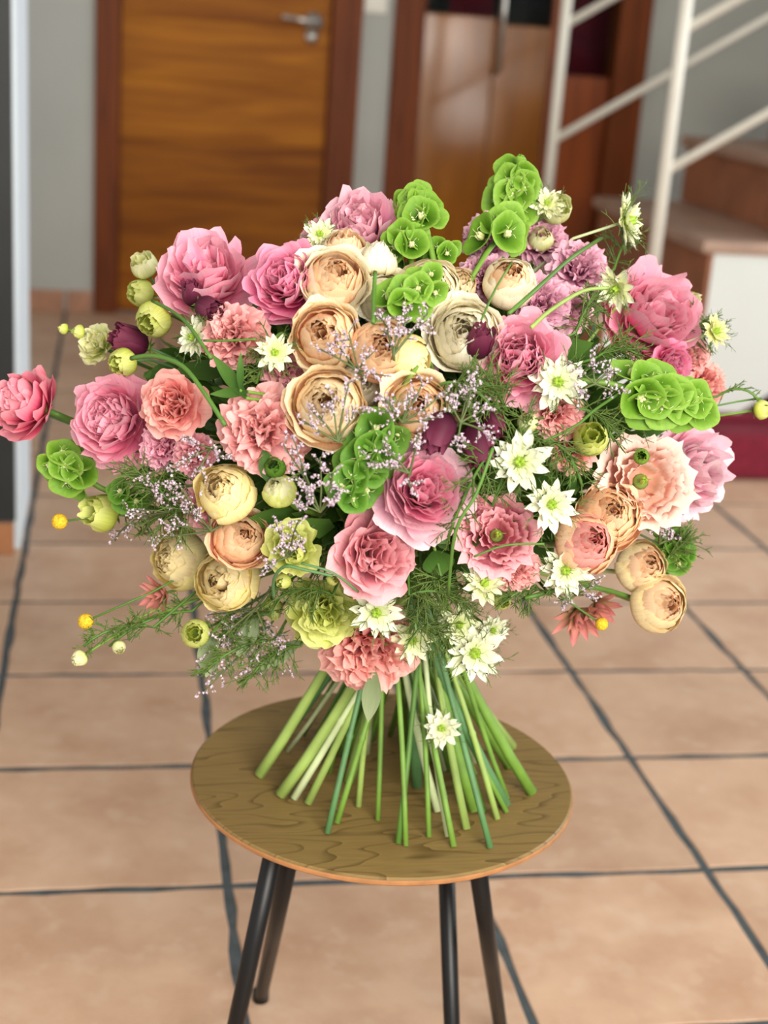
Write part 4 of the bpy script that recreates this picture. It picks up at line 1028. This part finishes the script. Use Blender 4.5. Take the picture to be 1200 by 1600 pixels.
sprig(400, 950, [(330, 960), (350, 1010), (420, 990), (310, 1040), (380, 960), (450, 1040)], 'lavender sprig behind the plump green bud', fwd=-.02, tipfwd=-.02)
sprig(930, 600, [(900, 570), (950, 580), (925, 560), (960, 610), (905, 620)], 'lavender sprig left of the sideways green bells', fs=.0018)
sprig(1030, 850, [(1060, 800), (1040, 790), (1070, 830), (1020, 820), (1050, 840)], 'lavender sprig at the lower right behind the gold roses', fwd=-.02, tipfwd=-.02)
sprig(900, 930, [(905, 900), (920, 930), (880, 945), (935, 905)], 'lavender sprig between nigella and gold roses', fwd=-.02, tipfwd=-.02)
sprig(330, 700, [(300, 690), (310, 735), (345, 715), (290, 720)], 'lavender sprig under the upright salmon lisianthus', fwd=-.01, tipfwd=-.01)
# ---- leaves and fronds
leaf_thing(385, 622, 330, 552, 11, 'long green leaf blade pointing up, left of the salmon carnation')
leaf_thing(388, 612, 326, 616, 8, 'short green leaf blade pointing left beside the salmon carnation')
leaf_thing(375, 610, 376, 548, 6, 'narrow upright leaf blade beside the salmon carnation')
leaf_thing(585, 1050, 575, 1130, 15, 'silvery green leaf hanging at the left of the stems', mat='silver', fwd=.0) if 'silver' in PAL else None
leaf_thing(680, 860, 690, 900, 26, 'dark green leaf below the cup-shaped peony', fwd=-.03)
leaf_thing(640, 800, 700, 850, 24, 'dark green leaf under the cup-shaped peony', fwd=-.04)
leaf_thing(330, 990, 322, 1060, 18, 'grey-green leaf drooping from the plump green bud', mat='silver', fwd=-.01) if 'silver' in PAL else None
plume(770, 700, 700, 840, 'fine green frond right of the cup-shaped peony', n=50, fwd=.006)
plume(790, 640, 740, 600, 'fine green frond between peony and plum bells', n=60, fwd=.0)
plume(770, 790, 830, 650, 'fine green frond among the white nigellas', n=60, fwd=-.006)
plume(640, 930, 730, 950, 'fine green frond behind the bottom nigellas', n=70, fwd=-.006)
plume(690, 900, 640, 990, 'fine green frond above the bottom carnation', n=60, fwd=-.01)
plume(900, 640, 960, 690, 'fine green frond behind the round green bud', n=50, fwd=-.02)
plume(900, 520, 930, 470, 'fine green frond below the mauve stocks', n=50, fwd=-.02)
plume(930, 560, 1000, 560, 'fine green frond below the largest peony', n=50, fwd=-.03)
plume(960, 420, 985, 370, 'fine green frond under the profile nigella', n=40, fwd=-.01)
plume(240, 980, 130, 1010, 'long airy frond reaching out at the lower left', n=45, L=.022, fwd=-.0)
plume(300, 955, 170, 1010, 'second airy frond at the lower left', n=40, L=.018, fwd=-.01)
plume(330, 760, 180, 800, 'feathery frond under the cabbage-like peony', n=70, fwd=-.02)
plume(420, 960, 330, 1010, 'feathery frond under the lower left roses', n=70, fwd=-.02)
plume(520, 930, 430, 940, 'feathery frond behind the yellow-green lisianthus', n=50, fwd=-.015)
plume(1060, 520, 1120, 530, 'feathery frond around the olive seed head', n=40, fwd=-.01)
plume(860, 930, 790, 940, 'feathery frond under the lower right nigella', n=50, fwd=-.01)
plume(440, 520, 400, 600, 'feathery frond beside the small cream nigella', n=40, fwd=-.02)
plume(980, 640, 1080, 650, 'feathery frond under the sideways green bells', n=40, fwd=-.02)
plume(1120, 620, 1185, 625, 'thin frond reaching to the right edge', n=14, L=.012, fwd=-.0)
# ---- bare curved stems lying over the flowers
def arc(pts, rp, label, fwd=.016, mat=0):
    P = [on_dome(x, y, fwd, .95) for x, y in pts]; o = P[0]; root = empty('bare_stem', o, label, 'stem', 'bare green stems over the flowers')
    Q = []
    for i in range(len(P)-1):
        a, b = P[i], P[i+1]; pa = P[max(0, i-1)]; nb = P[min(len(P)-1, i+2)]
        for t in (0, .25, .5, .75): 
            t2, t3 = t*t, t*t*t
            Q.append(0.5*((2*a)+(b-pa)*t+(2*pa-5*a+4*b-nb)*t2+(3*a-pa-3*b+nb)*t3))
    Q.append(P[-1]); r = .85*rp*(o-CAM).dot(CAM_F)/F
    m = MB(); m.tube([q-o for q in Q], r, 6); part('stem', m.build('stem'), STEMM[mat if mat else 1], root)
arc([(205, 560), (240, 556), (285, 572), (320, 615), (352, 665)], 4.5, 'arched green stem from the lime bud over the upright salmon lisianthus')
arc([(238, 470), (275, 490), (300, 515), (330, 560)], 3.5, 'green stem from the upper lime buds to the leaf blades')
arc([(318, 532), (360, 532), (400, 530)], 2.2, 'thin horizontal stem left of the small cream nigella')
arc([(940, 372), (890, 405), (840, 450), (795, 490)], 3.6, 'long slanting stem of the profile nigella')
arc([(950, 450), (910, 455), (860, 485), (830, 512)], 3.8, 'slanting stem below the long nigella stem', mat=2)
arc([(586, 425), (584, 470), (583, 505)], 4.2, 'short upright stem under the small ivory rose')
arc([(70, 640), (100, 652), (140, 668)], 6, 'thick green stem holding the lone deep pink peony', fwd=-.0)
arc([(428, 935), (428, 905), (445, 885), (475, 890), (520, 900)], 3, 'hooked dark stem over the crinkled green lisianthus', mat=4)
arc([(470, 880), (520, 895), (560, 925)], 2.4, 'thin dark stem under the fringed lisianthus', mat=4)
arc([(770, 700), (745, 770), (712, 830), (700, 930)], 3.4, 'long green stem falling beside the cup-shaped peony')
arc([(740, 870), (790, 852), (850, 850)], 2.2, 'thin stem across the shaded dusty lisianthus', mat=1)
arc([(800, 410), (775, 450), (752, 500)], 2.2, 'thin stem left of the egg-shaped cream bud', mat=1)
arc([(990, 935), (940, 920), (890, 918), (820, 935)], 4.5, 'green stem carrying the pair of gold roses', fwd=-.01, mat=1)
arc([(1190, 622), (1150, 628), (1090, 640)], 1.8, 'wiry stem reaching to the right frame edge', fwd=0)
arc([(850, 690), (900, 665), (930, 640), (975, 610)], 3, 'stem between round green bud and sideways bells', mat=1, fwd=-.004)
# ---- dense greenery inside the bouquet
def greenery():
    g = random.Random(11); m = MB()
    for k in range(1500):
        u = g.uniform(-1, 1); a = g.uniform(0, 2*PI); rr = g.uniform(.42, .74 if u < .3 else .62); q = math.sqrt(1-u*u)
        d = Vector((q*math.cos(a), q*math.sin(a), u))
        if u < -0.55: rr *= .8
        p = Vector((d.x*ER.x, d.y*ER.y, d.z*ER.z))*rr
        out = (d+Vector((g.uniform(-1, 1), g.uniform(-1, 1), g.uniform(-.6, 1)))*.8).normalized()
        s = out.cross(Vector((g.uniform(-1, 1), g.uniform(-1, 1), g.uniform(-1, 1)))).normalized(); up = s.cross(out)
        L = g.uniform(.025, .05); W = L*g.uniform(.16, .3)
        V = [p, p+out*L*.35-s*W+up*W*.3, p+out*L*.4, p+out*L*.35+s*W+up*W*.3, p+out*L*.75-s*W*.7-up*L*.05, p+out*L*.78-up*L*.08, p+out*L*.75+s*W*.7-up*L*.05, p+out*L-up*L*.2]
        m.add(V, [(0, 1, 2), (0, 2, 3), (1, 4, 5, 2), (2, 5, 6, 3), (4, 7, 5), (5, 7, 6)], [(.5, 0), (0, .4), (.5, .4), (1, .4), (0, .8), (.5, .8), (1, .8), (.5, 1)])
    # wiry stalks that tie the leaves to the binding point
    for k in range(70):
        a = g.uniform(0, 2*PI); u = g.uniform(-.2, 1); q = math.sqrt(1-u*u); e = Vector((q*math.cos(a)*ER.x, q*math.sin(a)*ER.y, u*ER.z))*.75
        b0 = BIND-EC; m.tube([b0, b0+(e-b0)*.5+Vector((0, 0, .01)), e], .0016, 5, False)
    o = part('foliage', m.build('foliage'), PM('leaf', .25)); o.location = EC
    tag(o, 'mass of dark green leaves filling the inside of the bouquet', 'foliage', kind='stuff')
greenery()
# ---- extra fillers in the gaps the photograph shows full of green
for i, (a_, b_, c_, d_, n_, lb) in enumerate([
    (430, 1000, 320, 1050, 60, 'grey-green frond drooping lowest at the lower left'), (470, 1010, 390, 1060, 60, 'grey-green frond left of the bottom carnation'),
    (260, 780, 200, 745, 60, 'dark frond between peony and square lime bud'), (300, 800, 220, 835, 60, 'dark frond right of the square lime bud'),
    (1040, 880, 1075, 850, 40, 'dark frond at the lower right beside the dark green bells'), (690, 600, 770, 640, 60, 'fine frond above the hanging plum bells'),
    (650, 985, 700, 1010, 60, 'tangle of fine threads under the bottom nigellas'), (860, 690, 910, 760, 50, 'fine frond between largest nigella and blush lisianthus')]):
    plume(a_, b_, c_, d_, lb, n=n_, fwd=.004 if i >= 5 else -.008)
leaf_thing(400, 960, 370, 1030, 16, 'grey-green leaf right of the plump green bud', mat='silver', fwd=-.005)
leaf_thing(470, 1000, 400, 1050, 12, 'narrow grey-green leaf left of the bottom carnation', mat='silver', fwd=-.008)
leaf_thing(560, 720, 520, 790, 22, 'broad mid-green leaf under the dark green bells', fwd=-.012)
leaf_thing(430, 760, 410, 700, 16, 'mid-green leaf behind the small greenish rose bud', fwd=-.012)
